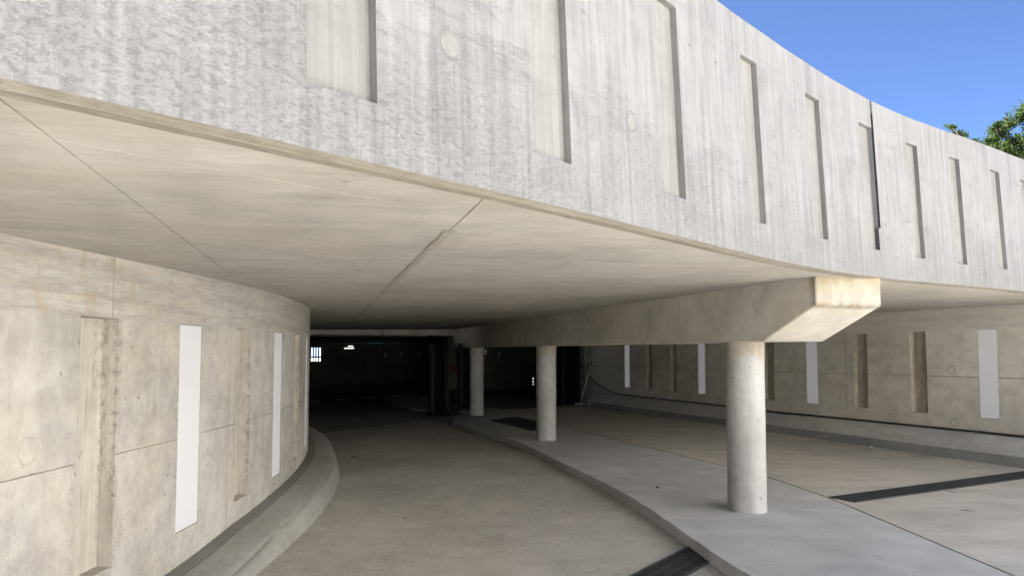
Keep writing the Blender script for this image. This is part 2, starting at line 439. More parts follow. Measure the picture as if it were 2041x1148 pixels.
# ------------------------------------------------------------------ wall mesher: a grid of cells, each at its own depth
class Wall:
    """front face cut in cells along s and up t; every cell has a depth and an owner part"""
    def __init__(s, pos, S, T, cell, maxstep=.14):
        S = sorted(S); T = sorted(T)
        fine = [S[0]]
        for a, b in zip(S, S[1:]):
            n = max(1, math.ceil((b - a) / maxstep - 1e-6))
            fine += [a + (b - a) * k / n for k in range(1, n + 1)]
        s.S, s.T, s.pos = fine, T, pos
        s.g = {}
        C = [[cell((a + b) / 2, (c + d) / 2) for c, d in zip(T, T[1:])] for a, b in zip(fine, fine[1:])]
        s.C = C
        nS, nT = len(fine) - 1, len(T) - 1
        for i in range(nS):
            for j in range(nT):
                d, ow = C[i][j]
                if ow is None: continue
                s.q(ow, 'f', [(fine[i], T[j], d), (fine[i + 1], T[j], d), (fine[i + 1], T[j + 1], d), (fine[i], T[j + 1], d)], 0)
                for (i2, j2, pts, kd) in (
                    (i - 1, j, ((fine[i], T[j]), (fine[i], T[j + 1])), 'l'), (i + 1, j, ((fine[i + 1], T[j + 1]), (fine[i + 1], T[j])), 'r'),
                    (i, j - 1, ((fine[i + 1], T[j]), (fine[i], T[j])), 'b'), (i, j + 1, ((fine[i], T[j + 1]), (fine[i + 1], T[j + 1])), 't')):
                    if 0 <= i2 < nS and 0 <= j2 < nT:
                        d2 = C[i2][j2][0]
                        if C[i2][j2][1] is not None and d2 < d - 1e-6:
                            p, q = pts
                            s.q(ow, kd, [(*p, d2), (*q, d2), (*q, d), (*p, d)], 1)
    def q(s, ow, kd, pts, cheek):
        g = s.g.setdefault(ow, {'v': [], 'f': [], 'uv': [], 'k': {}})
        ids = []
        for p in pts:
            key = (kd, *[round(c, 4) for c in p])
            if key not in g['k']:
                g['k'][key] = len(g['v'])
                g['v'].append(Vector(s.pos(*p)))
                if kd in 'lr': uv = (p[0] + p[2], p[1])
                elif kd in 'tb': uv = (p[0], p[1] + p[2])
                else: uv = (p[0], p[1])
                g['uv'].append(uv)
            ids.append(g['k'][key])
        g['f'].append(tuple(ids))
    def build(s, ow, name, mat, parent, off):
        g = s.g[ow]; off = Vector(off)
        return mesh_obj(name, [v - off for v in g['v']], g['f'], mat, parent, g['uv'], True)

def shell(pos, S, t0, t1, d0, d1, name, mat, parent, off):
    """closes a wall behind its front: back face, top, bottom and both ends"""
    vs = []; fs = []; uv = []
    off = Vector(off)
    for v in S:
        for (t, d) in ((t0, d0), (t1, d0), (t1, d1), (t0, d1)):
            vs.append(Vector(pos(v, t, d)) - off); uv.append((v, t + d))
    for i in range(len(S) - 1):
        a, b = i * 4, i * 4 + 4
        fs += [(a + 1, b + 1, b + 2, a + 2), (a + 2, b + 2, b + 3, a + 3), (a + 3, b + 3, b, a)]
    n = (len(S) - 1) * 4
    fs += [(0, 1, 2, 3), (n + 3, n + 2, n + 1, n)]
    return mesh_obj(name, vs, fs, mat, parent, uv)

def plug(parent, off, pos, s, t, r, name='tie_hole_plug', ring=True, mat=None, mat2=None):
    """filled formwork tie hole: a flat disc a little proud with a shallow worn ring"""
    n = 20; vs = []; fs = []; uv = []; fm = []
    off = Vector(off)
    rings = [(0, -.002), (r, -.002), (r * 1.06, .004)] if not ring else [(0, -.002), (r, -.002), (r * 1.05, .001), (r * 1.3, -.001), (r * 1.45, -.0012), (r * 1.5, .002)]
    vs.append(Vector(pos(s, t, -.002)) - off); uv.append((s, t))
    for rr, d in rings[1:]:
        for k in range(n):
            g = 2 * math.pi * k / n
            w = 1 + .05 * math.sin(3 * g + s * 7) + .03 * math.sin(5 * g + t * 9)
            if rr > r * 1.2: w += .06 * math.sin(g + .8)
            a, b = s + rr * w * math.cos(g), t + rr * w * math.sin(g)
            vs.append(Vector(pos(a, b, d)) - off); uv.append((a, b))
    for k in range(n): fs.append((0, 1 + k, 1 + (k + 1) % n)); fm.append(0)
    for q in range(len(rings) - 2):
        for k in range(n):
            a, b = 1 + q * n, 1 + (q + 1) * n
            fs.append((a + k, a + (k + 1) % n, b + (k + 1) % n, b + k)); fm.append(1)
    return mesh_obj(name, vs, fs, None, parent, uv, False, [mat, mat2], fm)

# ------------------------------------------------------------------ ground
def ground():
    xs = [-160, -80, -40, -25] + [-20 + 1.0 * k for k in range(0, 41)] + [28, 45, 80, 160]
    ys = [-160, -80, -40, -20, -12] + [-8 + 1.0 * k for k in range(0, 67)] + [70, 100, 160, 300]
    vs = [(x, y, road(max(-20, min(20, x)), max(-8, min(60, y)))) for x in xs for y in ys]
    n = len(ys)
    fs = [(i * n + j, (i + 1) * n + j, (i + 1) * n + j + 1, i * n + j + 1) for i in range(len(xs) - 1) for j in range(n - 1)]
    return kind(mesh_obj('road', vs, fs, M_ROAD), 'structure')
ground()
def bounce_yard():
    # unseen pale yard, added to bounce sun under the deck, butted against the lanes
    xs = [-60, -30, -12, -3] + [k for k in range(0, 31, 2)] + [45, 70]
    ys = [-70, -45, -30, -20, -12, -8, -6, -4, -2, 0, 2]
    vs = [(x, y, isl(max(-20, min(20, x)), max(-8, y)) + .012) for x in xs for y in ys]
    n = len(ys)
    fs = [(i * n + j, (i + 1) * n + j, (i + 1) * n + j + 1, i * n + j + 1) for i in range(len(xs) - 1) for j in range(n - 1)]
    return kind(mesh_obj('bounce_yard', vs, fs, M_YARD), 'structure')
bounce_yard()
def bounce_facades():
    # two unseen facades added behind and right of the viewer to bounce sunlight in
    def run(a, b, h, nx, ny):
        a, b = Vector(a), Vector(b); L = (b - a).length; d = (b - a) / L; n = Vector((nx, ny)); rz = math.atan2(d.y, d.x)
        def blk(t0, t1, z0, z1, off=0):
            c = a + d * (t0 + t1) / 2 - n * (.2 + off)
            m.box((c.x, c.y, (z0 + z1) / 2), (t1 - t0, .4, z1 - z0), rz)
        blk(0, L, -.5, 1.2); k = 0; t = 0
        while t < L - .1:
            e = min(L, t + 2.6); blk(t, e, 1.2, 2.7); t = e + 1.0
        blk(0, L, 2.7, 4.4); t = 0
        while t < L - .1:
            e = min(L, t + 2.6); blk(t, e, 4.4, 5.9); t = e + 1.0
        blk(0, L, 5.9, h)
        blk(0, L, .9, 6.2, .55)
    m = MB()
    run((-20, -14), (5.6, -14), 7.0, 0, 1)
    kind(m.build('rear_bounce_facade', M_RENDER2), 'structure')
    m = MB()
    run((6.2, -14), (19.5, 5), 9.0, -.819, .573)
    return kind(m.build('bounce_facade', M_RENDER), 'structure')
bounce_facades()

ISL_L = [(3.5, .6), (3.0, 2.0), (2.42, 3.9), (1.93, 5.75), (1.76, 6.95), (1.60, 8.42), (1.29, 10.15), (.72, 12.55), (.38, 14.1), (-.04, 15.6), (-1.0, 18.15), (-1.46, 19.5),
         (-1.66, 20.4), (-1.72, 21.5), (-1.66, 22.5)]
ISL_R = [(-.55, 22.85), (.25, 21.4), (.95, 19.2), (1.55, 17.6), (2.6, 14.3), (3.38, 11.8), (3.76, 10.5), (3.95, 8.95), (3.985, 7.7), (4.01, 5.8), (4.06, 3.5), (4.12, 1.2)]
isl_left = catmull([Vector(p) for p in ISL_L], 26)
_rk = random.Random(17)
isl_left = [p + Vector((_rk.uniform(-1, 1), _rk.uniform(-1, 1))) * (.0035 if _rk.random() < .9 else .012) for p in isl_left]
isl_right = catmull([Vector(p) for p in ISL_R], 8)
def island():
    nose = [Vector((-1.5, 23.0)), Vector((-1.15, 23.2)), Vector((-.8, 23.1))]
    near = [Vector((4.0, .6)), Vector((3.75, .4))]
    out = isl_left + nose + isl_right + near
    bm = bmesh.new()
    top = [bm.verts.new((p.x, p.y, isl(p.x, p.y))) for p in out]
    bot = [bm.verts.new((p.x - .0, p.y, road(p.x, p.y) - .05)) for p in out]
    f = bm.faces.new(top)
    n = len(out)
    for k in range(n): bm.faces.new((top[k], bot[k], bot[(k + 1) % n], top[(k + 1) % n]))
    bmesh.ops.bevel(bm, geom=list(f.edges), offset=.02, segments=2, affect='EDGES', profile=.6)
    bmesh.ops.triangulate(bm, faces=[q for q in bm.faces if len(q.verts) > 4])
    bmesh.ops.recalc_face_normals(bm, faces=bm.faces[:])
    me = bpy.data.meshes.new('traffic_island'); bm.to_mesh(me); bm.free()
    me.materials.append(M_ISLAND)
    o = bpy.data.objects.new('pavement_island', me); COL.objects.link(o)
    return kind(o, 'structure')
island()

RWB, RWD = Vector((8.496, 11.336)), Vector((-.325, .946)).normalized()
RWN = Vector((-RWD.y, RWD.x))          # towards the lane
def rw_at(s): return RWB + RWD * (s - 6)
def lane():
    left = [p + Vector((.020, .006)) for p in reversed(isl_right)]
    left = [Vector((5.2, -16)), Vector((4.3, -2)), Vector((4.16, .6))] + left + [Vector((-.75, 23.25)), Vector((-1.3, 23.5)), Vector((-1.75, 24.3)), Vector((-2.15, 26.9)), Vector((-2.2, 29))]
    right = [Vector((14, -16)), Vector((11.8, 2))] + [rw_at(s) + Vector((.1, 0)) for s in (1, 6, 12, 18, 24, 25)]
    right[-1] = Vector((2.9, 29))
    # sample both sides at common fractions
    def samp(P, n):
        L = [0]
        for a, b in zip(P, P[1:]): L.append(L[-1] + (b - a).length)
        o = []
        for k in range(n + 1):
            w = L[-1] * k / n; i = 0
            while i < len(L) - 2 and L[i + 1] < w: i += 1
            o.append(P[i].lerp(P[i + 1], (w - L[i]) / max(L[i + 1] - L[i], 1e-9)))
        return o
    a, b = left, None
    vs = []; fs = []
    # lane as a fan of quads: each left point joined to a right point of the same y order
    ry = right
    def right_at(y):
        for p, q in zip(ry, ry[1:]):
            if p.y <= y <= q.y: return p.lerp(q, (y - p.y) / (q.y - p.y))
        return ry[0] if y < ry[0].y else ry[-1]
    for p in left:
        q = right_at(p.y)
        m = 6
        vs.append((p.x, p.y, road(p.x, p.y) - .03))
        for k in range(m + 1):
            w = p.lerp(q, k / m); vs.append((w.x, w.y, isl(w.x, w.y) + .004))
    c = 8
    for i in range(len(left) - 1):
        for k in range(c - 1): fs.append((i * c + k, i * c + k + 1, (i + 1) * c + k + 1, (i + 1) * c + k))
    return kind(mesh_obj('right_lane_road', vs, fs, M_LANE), 'structure')
lane()

def garage_floor():
    tab = [(-26, 16), (-12, 16.2), (-5.0, 17.66), (-2.6, 22.1), (-2.0, 23.6), (-1.2, 24.6), (1.4, 25.6), (3.0, 26.6), (12, 29)]
    xs = [-26 + .5 * k for k in range(77)]
    vs = []; rows = 40
    for x in xs:
        y0 = interp(tab, x)
        for k in range(rows + 1):
            y = y0 + (57 - y0) * k / rows
            v = uv_of(x, y)[1]
            b = max(0, min(1, (v - 5.0) / .6)); b = b * b * (3 - 2 * b)
            vs.append((x, y, road(x, y) + .005 + .12 * b))
    fs = [(i * (rows + 1) + k, (i + 1) * (rows + 1) + k, (i + 1) * (rows + 1) + k + 1, i * (rows + 1) + k + 1) for i in range(len(xs) - 1) for k in range(rows)]
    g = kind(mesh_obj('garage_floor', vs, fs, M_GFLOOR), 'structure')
    dashes = [[(-9.34, 32.82), (-8.94, 32.8), (-8.37, 31.05), (-8.79, 30.89)], [(-8.65, 34.25), (-7.99, 34.21), (-7.45, 32.51), (-8.03, 32.15)],
              [(-7.78, 36.05), (-7.1, 36.25), (-6.5, 34.35), (-7.15, 33.95)], [(-6.84, 37.78), (-6.09, 38.0), (-5.67, 36.67), (-6.27, 35.96)], [(-5.84, 39.4), (-5.03, 39.64), (-4.62, 37.91), (-5.37, 37.69)]]
    for q in dashes:
        vv = [(x, y, road(x, y) + .010) for x, y in q]
        mesh_obj('painted_dash', vv, [(3, 2, 1, 0)], M_PAINT, g)
    P = [(-6.08, 32.85), (-6.21, 34.66), (-5.87, 35.81), (-5.39, 36.15), (-4.56, 35.45), (-4.04, 33.69), (-3.24, 29.99), (-2.9, 26.2), (-3.06, 25.55), (-3.32, 25.33), (-4.08, 27.36)]
    n = len(P)
    vv = [(x, y, road(x, y) + .05) for x, y in P] + [(x, y, road(x, y) - .02) for x, y in P]
    ff = [tuple(range(n - 1, -1, -1))] + [(k, (k + 1) % n, n + (k + 1) % n, n + k) for k in range(n)]
    kind(mesh_obj('pavement_inside', vv, ff, M_PATCH), 'structure')
garage_floor()

# ------------------------------------------------------------------ deck with parapet
EE = [(-1.20077, 1.61345), (-.57172, 2.30605), (.05355, 3.00271), (.66407, 3.71514), (1.26636, 4.43638), (1.87749, 5.14816), (2.51823, 5.82827), (3.20612, 6.45793),
      (3.94861, 7.02918), (4.73615, 7.55225), (5.53528, 8.06291), (6.28177, 8.62988)]
sx, sy = EE[1][0] - EE[0][0], EE[1][1] - EE[0][1]
ex, ey = EE[-1][0] - EE[-2][0], EE[-1][1] - EE[-2][1]
pts = [(EE[0][0] - sx * k, EE[0][1] - sy * k) for k in (7, 3, 2, 1)] + EE + [(EE[-1][0] + ex * k, EE[-1][1] + ey * k) for k in (1, 2, 3, 6)]
D = Curve(pts, 30, 2.8075 - 7 * math.hypot(sx, sy))
H_TAB = [(0, 1.72), (5.5, 1.715), (6.84, 1.735), (7.7, 1.785), (8.5, 1.805), (9.3, 1.79), (9.9, 1.765), (10.6, 1.74), (11.4, 1.72), (12.3, 1.707), (13.7, 1.74), (18, 1.74)]
LEAN = math.tan(R(2.5))
TOPT = 3.0     # t = TOPT means the parapet's top edge
def par_pos(s, t, d):
    P = D.at(s); T = D.tan(s); N = Vector((-T.y, T.x))          # N points into the deck
    h = interp(H_TAB, s)
    z = h if t >= TOPT else (h - (TOPT - t) if t > 2.0 else t)
    p = P + N * (LEAN * z + d)
    zb = sof(P.x, P.y)
    return (p.x, p.y, zb + z)
REC = [(3.62, 3.90, .217), (4.755, 5.04, .219), (5.96, 6.235, .238), (7.24, 7.53, .252), (8.49, 8.77, .266), (9.58, 9.835, .267), (10.535, 10.755, .247), (11.43, 11.645, .234),
       (12.42, 12.71, .240), (13.42, 13.70, .24), (14.40, 14.68, .24)]
RTOP, SEAM = TOPT - .285, TOPT - .235
VJ = [2.86, 4.18, 6.52, 11.05, 13.1]
P_S0, P_S1 = -3.0, 16.5
J0, J1, JT = 9.835, 9.878, .487
def par_cell(s, t):
    if J0 < s < J1 and t > JT: return (.26, 'joint_filler')
    for k, (a, b, z) in enumerate(REC):
        if a < s < b and z < t < RTOP: return (.042, 'recess%02d' % k)
    for v in VJ:
        if abs(s - v) < .0015: return (.0007, 'body')
    if abs(t - SEAM) < .0015: return (.0015, 'body')
    bay = sum(1 for v in VJ + [J0] if s > v)
    return (0.0, 'panel%02d%s' % (bay, 'u' if t > SEAM else ''))
S = [P_S0, P_S1, J0, J1] + [q for a, b, z in REC for q in (a, b)] + [q for v in VJ for q in (v - .0015, v + .0015)]
T = [0.0, TOPT, RTOP, SEAM - .0015, SEAM + .0015, JT] + sorted(set(z for a, b, z in REC))
deck_o = Vector((2.5, 8.5, 2.5))
deck = empty('elevated_deck', deck_o, 'pale grey concrete deck sweeping overhead with tall slotted parapet', 'concrete deck')
pw = Wall(par_pos, sorted(set(S)), sorted(set(T)), par_cell, .16)
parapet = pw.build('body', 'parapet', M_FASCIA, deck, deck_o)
Z0 = (0, 0, 0)
for ow in sorted(pw.g):
    if ow.startswith('panel'): pw.build(ow, 'cast_panel', M_FASCIA, parapet, deck_o)
    elif ow.startswith('recess'): pw.build(ow, 'slot_recess', M_FASCIA_REC, parapet, deck_o)
    elif ow == 'joint_filler': pw.build(ow, 'joint_filler', M_FILLER, parapet, deck_o)
fs_ = [P_S0 + (J0 - P_S0) * k / 70 for k in range(71)]
shell(par_pos, fs_, .02, TOPT, 0.0, .24, 'parapet_backing', M_FASCIA, parapet, deck_o)
fs_ = [J1 + (P_S1 - J1) * k / 40 for k in range(41)]
shell(par_pos, fs_, .02, TOPT, 0.0, .24, 'parapet_backing', M_FASCIA, parapet, deck_o)
shell(par_pos, [J0, J1], .02, JT, .0, .26, 'parapet_backing', M_FASCIA, parapet, deck_o)
for s, t, r, ring in ((4.255, .545, .045, True), (5.615, .565, .042, True), (9.24, .645, .03, False), (8.1, .62, .03, False), (12.05, .6, .03, False)):
    plug(parapet, deck_o, par_pos, s, t, r, ring=ring, mat=M_FPLUG, mat2=M_FRING if ring else M_FASCIA)

def drip():
    # profile sweeps under the parapet: chamfered lip, groove, thin fillet
    prof = [(0, 0), (.062, -.010), (.065, .013), (.079, .014), (.083, -.003), (.127, -.006), (.132, .012)]
    S = [P_S0 + (P_S1 - P_S0) * k / 150 for k in range(151)]
    vs = []; uv = []; fs = []
    rnd = random.Random(3)
    for s in S:
        P = D.at(s); T_ = D.tan(s); N = Vector((-T_.y, T_.x)); zb = sof(P.x, P.y)
        for k, (d, z) in enumerate(prof):
            j = rnd.uniform(-.0025, .0025) if 0 < k < 6 else 0
            p = P + N * (d + j)
            vs.append(Vector((p.x, p.y, zb + z + j * .6)) - deck_o); uv.append((s, d * 1.5 + z))
    n = len(prof)
    for i in range(len(S) - 1):
        for k in range(n - 1): fs.append((i * n + k, i * n + k + 1, (i + 1) * n + k + 1, (i + 1) * n + k))
    mesh_obj('drip_edge', vs, fs, M_DRIP, deck, uv)
drip()

def clip(poly, a, b, c, keep):
    """keep the side of a*x+b*y=c"""
    out = []
    f = lambda p: (a * p[0] + b * p[1] - c) * keep
    for i in range(len(poly)):
        p, q = poly[i], poly[(i + 1) % len(poly)]
        fp, fq = f(p), f(q)
        if fp >= 0: out.append(p)
        if (fp >= 0) != (fq >= 0):
            t = fp / (fp - fq); out.append((p[0] + (q[0] - p[0]) * t, p[1] + (q[1] - p[1]) * t))
    return out
def offs(d, s0=P_S0, s1=P_S1, n=90):
    o = []
    for k in range(n + 1):
        s = s0 + (s1 - s0) * k / n
        P = D.at(s); T_ = D.tan(s)
        o.append((P.x - T_.y * d, P.y + T_.x * d))
    return o
def slab_piece(name, poly, zlo, zhi, mat):
    n = len(poly)
    vs = [Vector((x, y, sof(x, y) + zlo)) - deck_o for x, y in poly] + [Vector((x, y, sof(x, y) + zhi)) - deck_o for x, y in poly]
    bm = bmesh.new()
    bv = [bm.verts.new(v) for v in vs]
    bm.faces.new(bv[:n]); bm.faces.new(bv[n:][::-1])
    for k in range(n): bm.faces.new((bv[k], bv[(k + 1) % n], bv[n + (k + 1) % n], bv[n + k]))
    bmesh.ops.recalc_face_normals(bm, faces=bm.faces[:])
    bmesh.ops.triangulate(bm, faces=[f for f in bm.faces if len(f.verts) > 4])
    me = bpy.data.meshes.new(name)
    lay = bm.loops.layers.uv.new('UVMap')
    for f in bm.faces:
        for l in f.loops:
            w = l.vert.co + deck_o
            a, b = uv_of(w.x, w.y)
            l[lay].uv = (a, b + w.z * .5)
    bm.to_mesh(me); bm.free()
    me.materials.append(mat)
    o = bpy.data.objects.new(name, me); COL.objects.link(o); o.parent = deck
    return o
BACK = [(13.5, 16.0), (13.5, 58), (-27, 58), (-27, -4.5), (-6.5, -4.5)]
slab_piece('deck_slab', offs(.16) + BACK, .014, .40, M_DECK)
strip = offs(.134) + offs(.475)[::-1]
main = offs(.4775) + BACK
GAP = .004
cuts = [-.81, .655, 5.9]
bounds = [-99] + cuts + [99]
for reg in (strip, main):
    for lo, hi in zip(bounds, bounds[1:]):
        q = clip(reg, .966, .257, lo + GAP, 1)
        q = clip(q, .966, .257, hi - GAP, -1)
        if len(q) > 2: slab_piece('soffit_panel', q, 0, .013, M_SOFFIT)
def seam_patch():
    rnd = random.Random(11); vs = []; fs = []; uv = []
    n = 60
    for k in range(n + 1):
        u = 3.77 + (8.6 - 3.77) * k / n
        w = .008 + .028 * (1 - k / n) * (.4 + rnd.random())
        for e in (-w * rnd.uniform(.7, 1.3), w * rnd.uniform(.7, 1.3)):
            v = .655 + e
            x, y = u * UX + v * .966, u * UY + v * .257
            x, y = (u * UX + v * .966) / 1.0, (u * .966 + v * .257) / 1.0
            vs.append(Vector((x, y, sof(x, y) - .003 - .003 * rnd.random())) - deck_o); uv.append((u, v))
    for k in range(n): fs.append((2 * k, 2 * k + 1, 2 * k + 3, 2 * k + 2))
    mesh_obj('mortar_patch', vs, fs, M_PATCHM, deck, uv)
seam_patch()

# ------------------------------------------------------------------ left curved wall
LR = 21.0; LCX, LCY = -2.75 - LR, 6.6
LW = Curve([(-2.9, -4), (-2.88, 0), (-2.84, 3), (-2.79, 4.8)] + [(LCX + LR * math.cos(-.02 + .92 * k / 11), LCY + LR * math.sin(-.02 + .92 * k / 11)) for k in range(12)], 40, 0.0)
def lw_pos(s, t, d):
    P = LW.at(s); T_ = LW.tan(s); N = Vector((-T_.y, T_.x))
    z = sof(P.x, P.y) + .05 if t >= 9 else t
    p = P + N * d
    return (p.x, p.y, z)
L_SLOT = [(8.555, 8.975, 'r'), (9.84, 10.245, 'l'), (11.065, 11.455, 'r'), (12.355, 12.745, 'l'), (13.62, 14.04, 'r'), (14.93, 15.33, 'l')]
LVJ = [8.90, 10.875, 12.9, 6.9, 14.85, 16.8]
LZ0, LZ1, LJ = .366, 2.088, 1.142
def lw_cell(s, t):
    for k, (a, b, c) in enumerate(L_SLOT):
        if a < s < b and LZ0 < t < LZ1: return (.11, 'recess%d' % k) if c == 'r' else (.03, 'body')
    for v in LVJ:
        if abs(s - v) < .0045: return (.012, 'body')
    if abs(t - LJ) < .0065: return (.018, 'body')
    bay = sum(1 for v in LVJ if s > v)
    return (0.0, 'panel%d%s' % (bay, 'u' if t > LJ else 'd'))
lw_o = Vector((-2.75, 6.6, road(-2.75, 6.6)))
lw = empty('curved_wall', lw_o, 'curved beige concrete wall on the left with alternating slots and white light panels', 'concrete wall')
L_END = 24.6
S = [1.0, L_END] + [q for a, b, c in L_SLOT for q in (a, b)] + [q for v in LVJ for q in (v - .0045, v + .0045)]
W = Wall(lw_pos, sorted(set(S)), [-.6, LZ0, LJ - .0065, LJ + .0065, LZ1, 9], lw_cell, .22)
W.build('body', 'wall_body', M_WALL_REC, lw, lw_o)
for ow in sorted(W.g):
    if ow.startswith('panel'): W.build(ow, 'cast_panel', M_WALL, lw, lw_o)
    elif ow.startswith('recess'): W.build(ow, 'slot_recess', M_WALL_REC, lw, lw_o)
shell(lw_pos, [1 + (L_END - 1) * k / 60 for k in range(61)], -.6, 9, 0.0, .35, 'wall_backing', M_WALL, lw, lw_o)
for s, t, r in ((8.1, 2.34, .040), (9.68, 2.37, .035), (8.11, 1.28, .06), (9.66, 1.29, .045), (12.05, 1.30, .055), (8.25, 1.50, .03), (13.3, 1.32, .05), (10.58, .9, .04), (11.9, .62, .05), (7.2, 1.3, .05), (14.4, 1.32, .05)):
    plug(lw, lw_o, lw_pos, s, t, r, mat=M_WALL, mat2=M_RING)

STRIP_T = [(0, .02), (8, .03), (9.7, .075), (10.3, .10), (11, .148), (12.3, .185), (14.5, .20), (25, .20)]
def sweep(name, prof, S, base, mat, parent, off, side=-1, uvs=1.0, jit=0.0):
    vs = []; fs = []; uv = []
    rnd = random.Random(len(S))
    n = len(prof)
    for s in S:
        P, N = base(s)
        acc = 0; last = None
        for (o, zf) in prof:
            z = zf(s, P + N * o)
            p = P + N * o
            q = Vector((p.x, p.y, z + rnd.uniform(-jit, jit)))
            if last is not None: acc += (q - last).length
            last = q
            vs.append(q - Vector(off)); uv.append((s, acc))
    for i in range(len(S) - 1):
        for k in range(n - 1): fs.append((i * n + k, i * n + k + 1, (i + 1) * n + k + 1, (i + 1) * n + k))
    fs += [tuple(range(n)), tuple(range((len(S) - 1) * n + n - 1, (len(S) - 1) * n - 1, -1))]
    return mesh_obj(name, vs, fs, mat, parent, uv, False)
def lbase(s):
    P = LW.at(s); T_ = LW.tan(s)
    return P, Vector((T_.y, -T_.x))
SS = [1 + .25 * k for k in range(95)]
zt = lambda dz: (lambda s, p: interp(STRIP_T, s) + dz)
fl = lambda dz: (lambda s, p: road(p.x, p.y) + dz)
def mixz(k, dz=0): return lambda s, p: (1 - k) * interp(STRIP_T, s) + k * road(p.x, p.y) + dz
PROF_L = [(.006, zt(-.2)), (.10, zt(-.012)), (.13, zt(-.015)), (.25, zt(-.034)), (.36, zt(-.058)), (.42, zt(-.078)), (.425, zt(-.083)), (.43, zt(-.082)), (.465, mixz(.50)), (.49, mixz(.66)), (.51, mixz(.82)), (.525, fl(-.0)), (.53, fl(-.06))]
pl = sweep('kerb_plinth', PROF_L, [1 + .12 * k for k in range(198)], lbase, M_PLINTH_L, lw, lw_o, jit=.0035)
pl.data.polygons.foreach_set('use_smooth', [len(p.vertices) == 4 for p in pl.data.polygons])
sweep('mortar_strip', [(.0, zt(.0)), (.002, zt(.012)), (.04, zt(.006)), (.10, zt(-.006)), (.102, zt(-.03))], SS, lbase, M_STRIP, lw, lw_o)
def wall_light(posf, s0, s1, z0, z1, label, group):
    c = Vector(posf((s0 + s1) / 2, z0, 0))
    root = empty('wall_light', c, label, 'wall light', group)
    g = .008
    vs = []; n = 4
    for k in range(n + 1):
        s = s0 + g + (s1 - s0 - 2 * g) * k / n
        vs += [Vector(posf(s, z0 + g, .004)) - c, Vector(posf(s, z1 - g, .004)) - c, Vector(posf(s, z0 + g, .02)) - c, Vector(posf(s, z1 - g, .02)) - c]
    fs = []
    for k in range(n):
        a, b = 4 * k, 4 * k + 4
        fs += [(a, b, b + 1, a + 1), (a + 1, b + 1, b + 3, a + 3), (a, a + 2, b + 2, b)]
    fs += [(0, 1, 3, 2), (4 * n, 4 * n + 2, 4 * n + 3, 4 * n + 1)]
    mesh_obj('diffuser', vs, fs, M_WHITE, root)
    m = MB()
    for (a, b, z_, w_) in ((s0, s0 + g, z0, z1), (s1 - g, s1, z0, z1)):
        m.add([posf(a, z_, .010), posf(b, z_, .010), posf(b, w_, .010), posf(a, w_, .010)], [(0, 1, 2, 3)])
    for (z_, w_) in ((z0, z0 + g), (z1 - g, z1)):
        m.add([posf(s0 + g, z_, .010), posf(s1 - g, z_, .010), posf(s1 - g, w_, .010), posf(s0 + g, w_, .010)], [(0, 1, 2, 3)])
    m.build('frame', M_LFRAME, root, c)
    return root
for (a, b, c), lab in zip([q for q in L_SLOT if q[2] == 'l'], ('broadest white light panel in the curved left wall, nearest the camera', 'middle white light panel of the curved left wall',
                                                              'thin sliver of white light panel at the bend of the curved left wall')):
    wall_light(lw_pos, a, b, LZ0, LZ1, lab, 'white light panels in the walls')

# ------------------------------------------------------------------ right wall
def rw_tilt(s): return -.0075 * (s - 7)
def rw_pos(s, t, d):
    P = rw_at(s); p = P - RWN * d
    z = sof(P.x, P.y) + .05 if t >= 9 else t + rw_tilt(s)
    return (p.x, p.y, z)
R_SLOT = [(2.45, 'l'), (4.05, 'r'), (5.45, 'r'), (6.865, 'l'), (8.245, 'r'), (9.635, 'r'), (11.045, 'l'), (12.50, 'r'), (13.93, 'r'), (15.40, 'l'), (16.88, 'r'), (18.33, 'r'), (19.86, 'l')]
RZ0, RZ1, RJ = .70, 2.243, 1.405
RVJ = [5.5 - .6, 10.04, 14.5, 19.16]
def rw_cell(s, t):
    for k, (m, c) in enumerate(R_SLOT):
        if abs(s - m) < .178 and RZ0 < t < RZ1: return (.10, 'recess%02d' % k) if c == 'r' else (.03, 'body')
    for v in RVJ:
        if abs(s - v) < .006: return (.008, 'body')
    if abs(t - RJ) < .009: return (.02, 'body')
    bay = sum(1 for v in RVJ if s > v)
    return (0.0, 'panel%d%s' % (bay, 'u' if t > RJ else 'd'))
rw_o = Vector((rw_at(12).x, rw_at(12).y, isl(*rw_at(12))))
rw = empty('straight_wall', rw_o, 'long grey concrete wall behind the columns with slots, lights and low kerb', 'concrete wall')
R_END = 25.2
S = [.3, R_END] + [q for m, c in R_SLOT for q in (m - .178, m + .178)] + [q for v in RVJ for q in (v - .006, v + .006)]
W = Wall(rw_pos, sorted(set(S)), [-.6, RZ0, RJ - .009, RJ + .009, RZ1, 9], rw_cell, 1.2)
W.build('body', 'wall_body', M_RREC, rw, rw_o)
for ow in sorted(W.g):
    if ow.startswith('panel'): W.build(ow, 'cast_panel', M_WALL_R, rw, rw_o)
    elif ow.startswith('recess'): W.build(ow, 'slot_recess', M_RREC, rw, rw_o)
shell(rw_pos, [.3, 6, 12, 18, R_END], -.6, 9, 0.0, .35, 'wall_backing', M_WALL_R, rw, rw_o)
for s, t, r in ((21.47, 1.42, .04), (18.0, 1.45, .05), (16.12, 1.46, .05), (14.65, 1.47, .045), (11.74, 1.49, .06), (10.38, 1.48, .05), (8.93, 1.50, .055), (7.55, 1.52, .06),
                (17.95, .47, .05), (16.09, .51, .05), (14.61, .49, .05), (11.74, .54, .05), (8.92, .55, .05), (7.53, .57, .055)):
    plug(rw, rw_o, rw_pos, s, t - rw_tilt(s), r, mat=M_WALL_R, mat2=M_RING)
def rbase(s): return rw_at(s), RWN
RZT = [(0, .47), (6.3, .455), (9.1, .42), (12.7, .365), (14.4, .37), (20.5, .335), (23, .30)]
ff_ = lambda dz: (lambda s, p: isl(p.x, p.y) + dz)
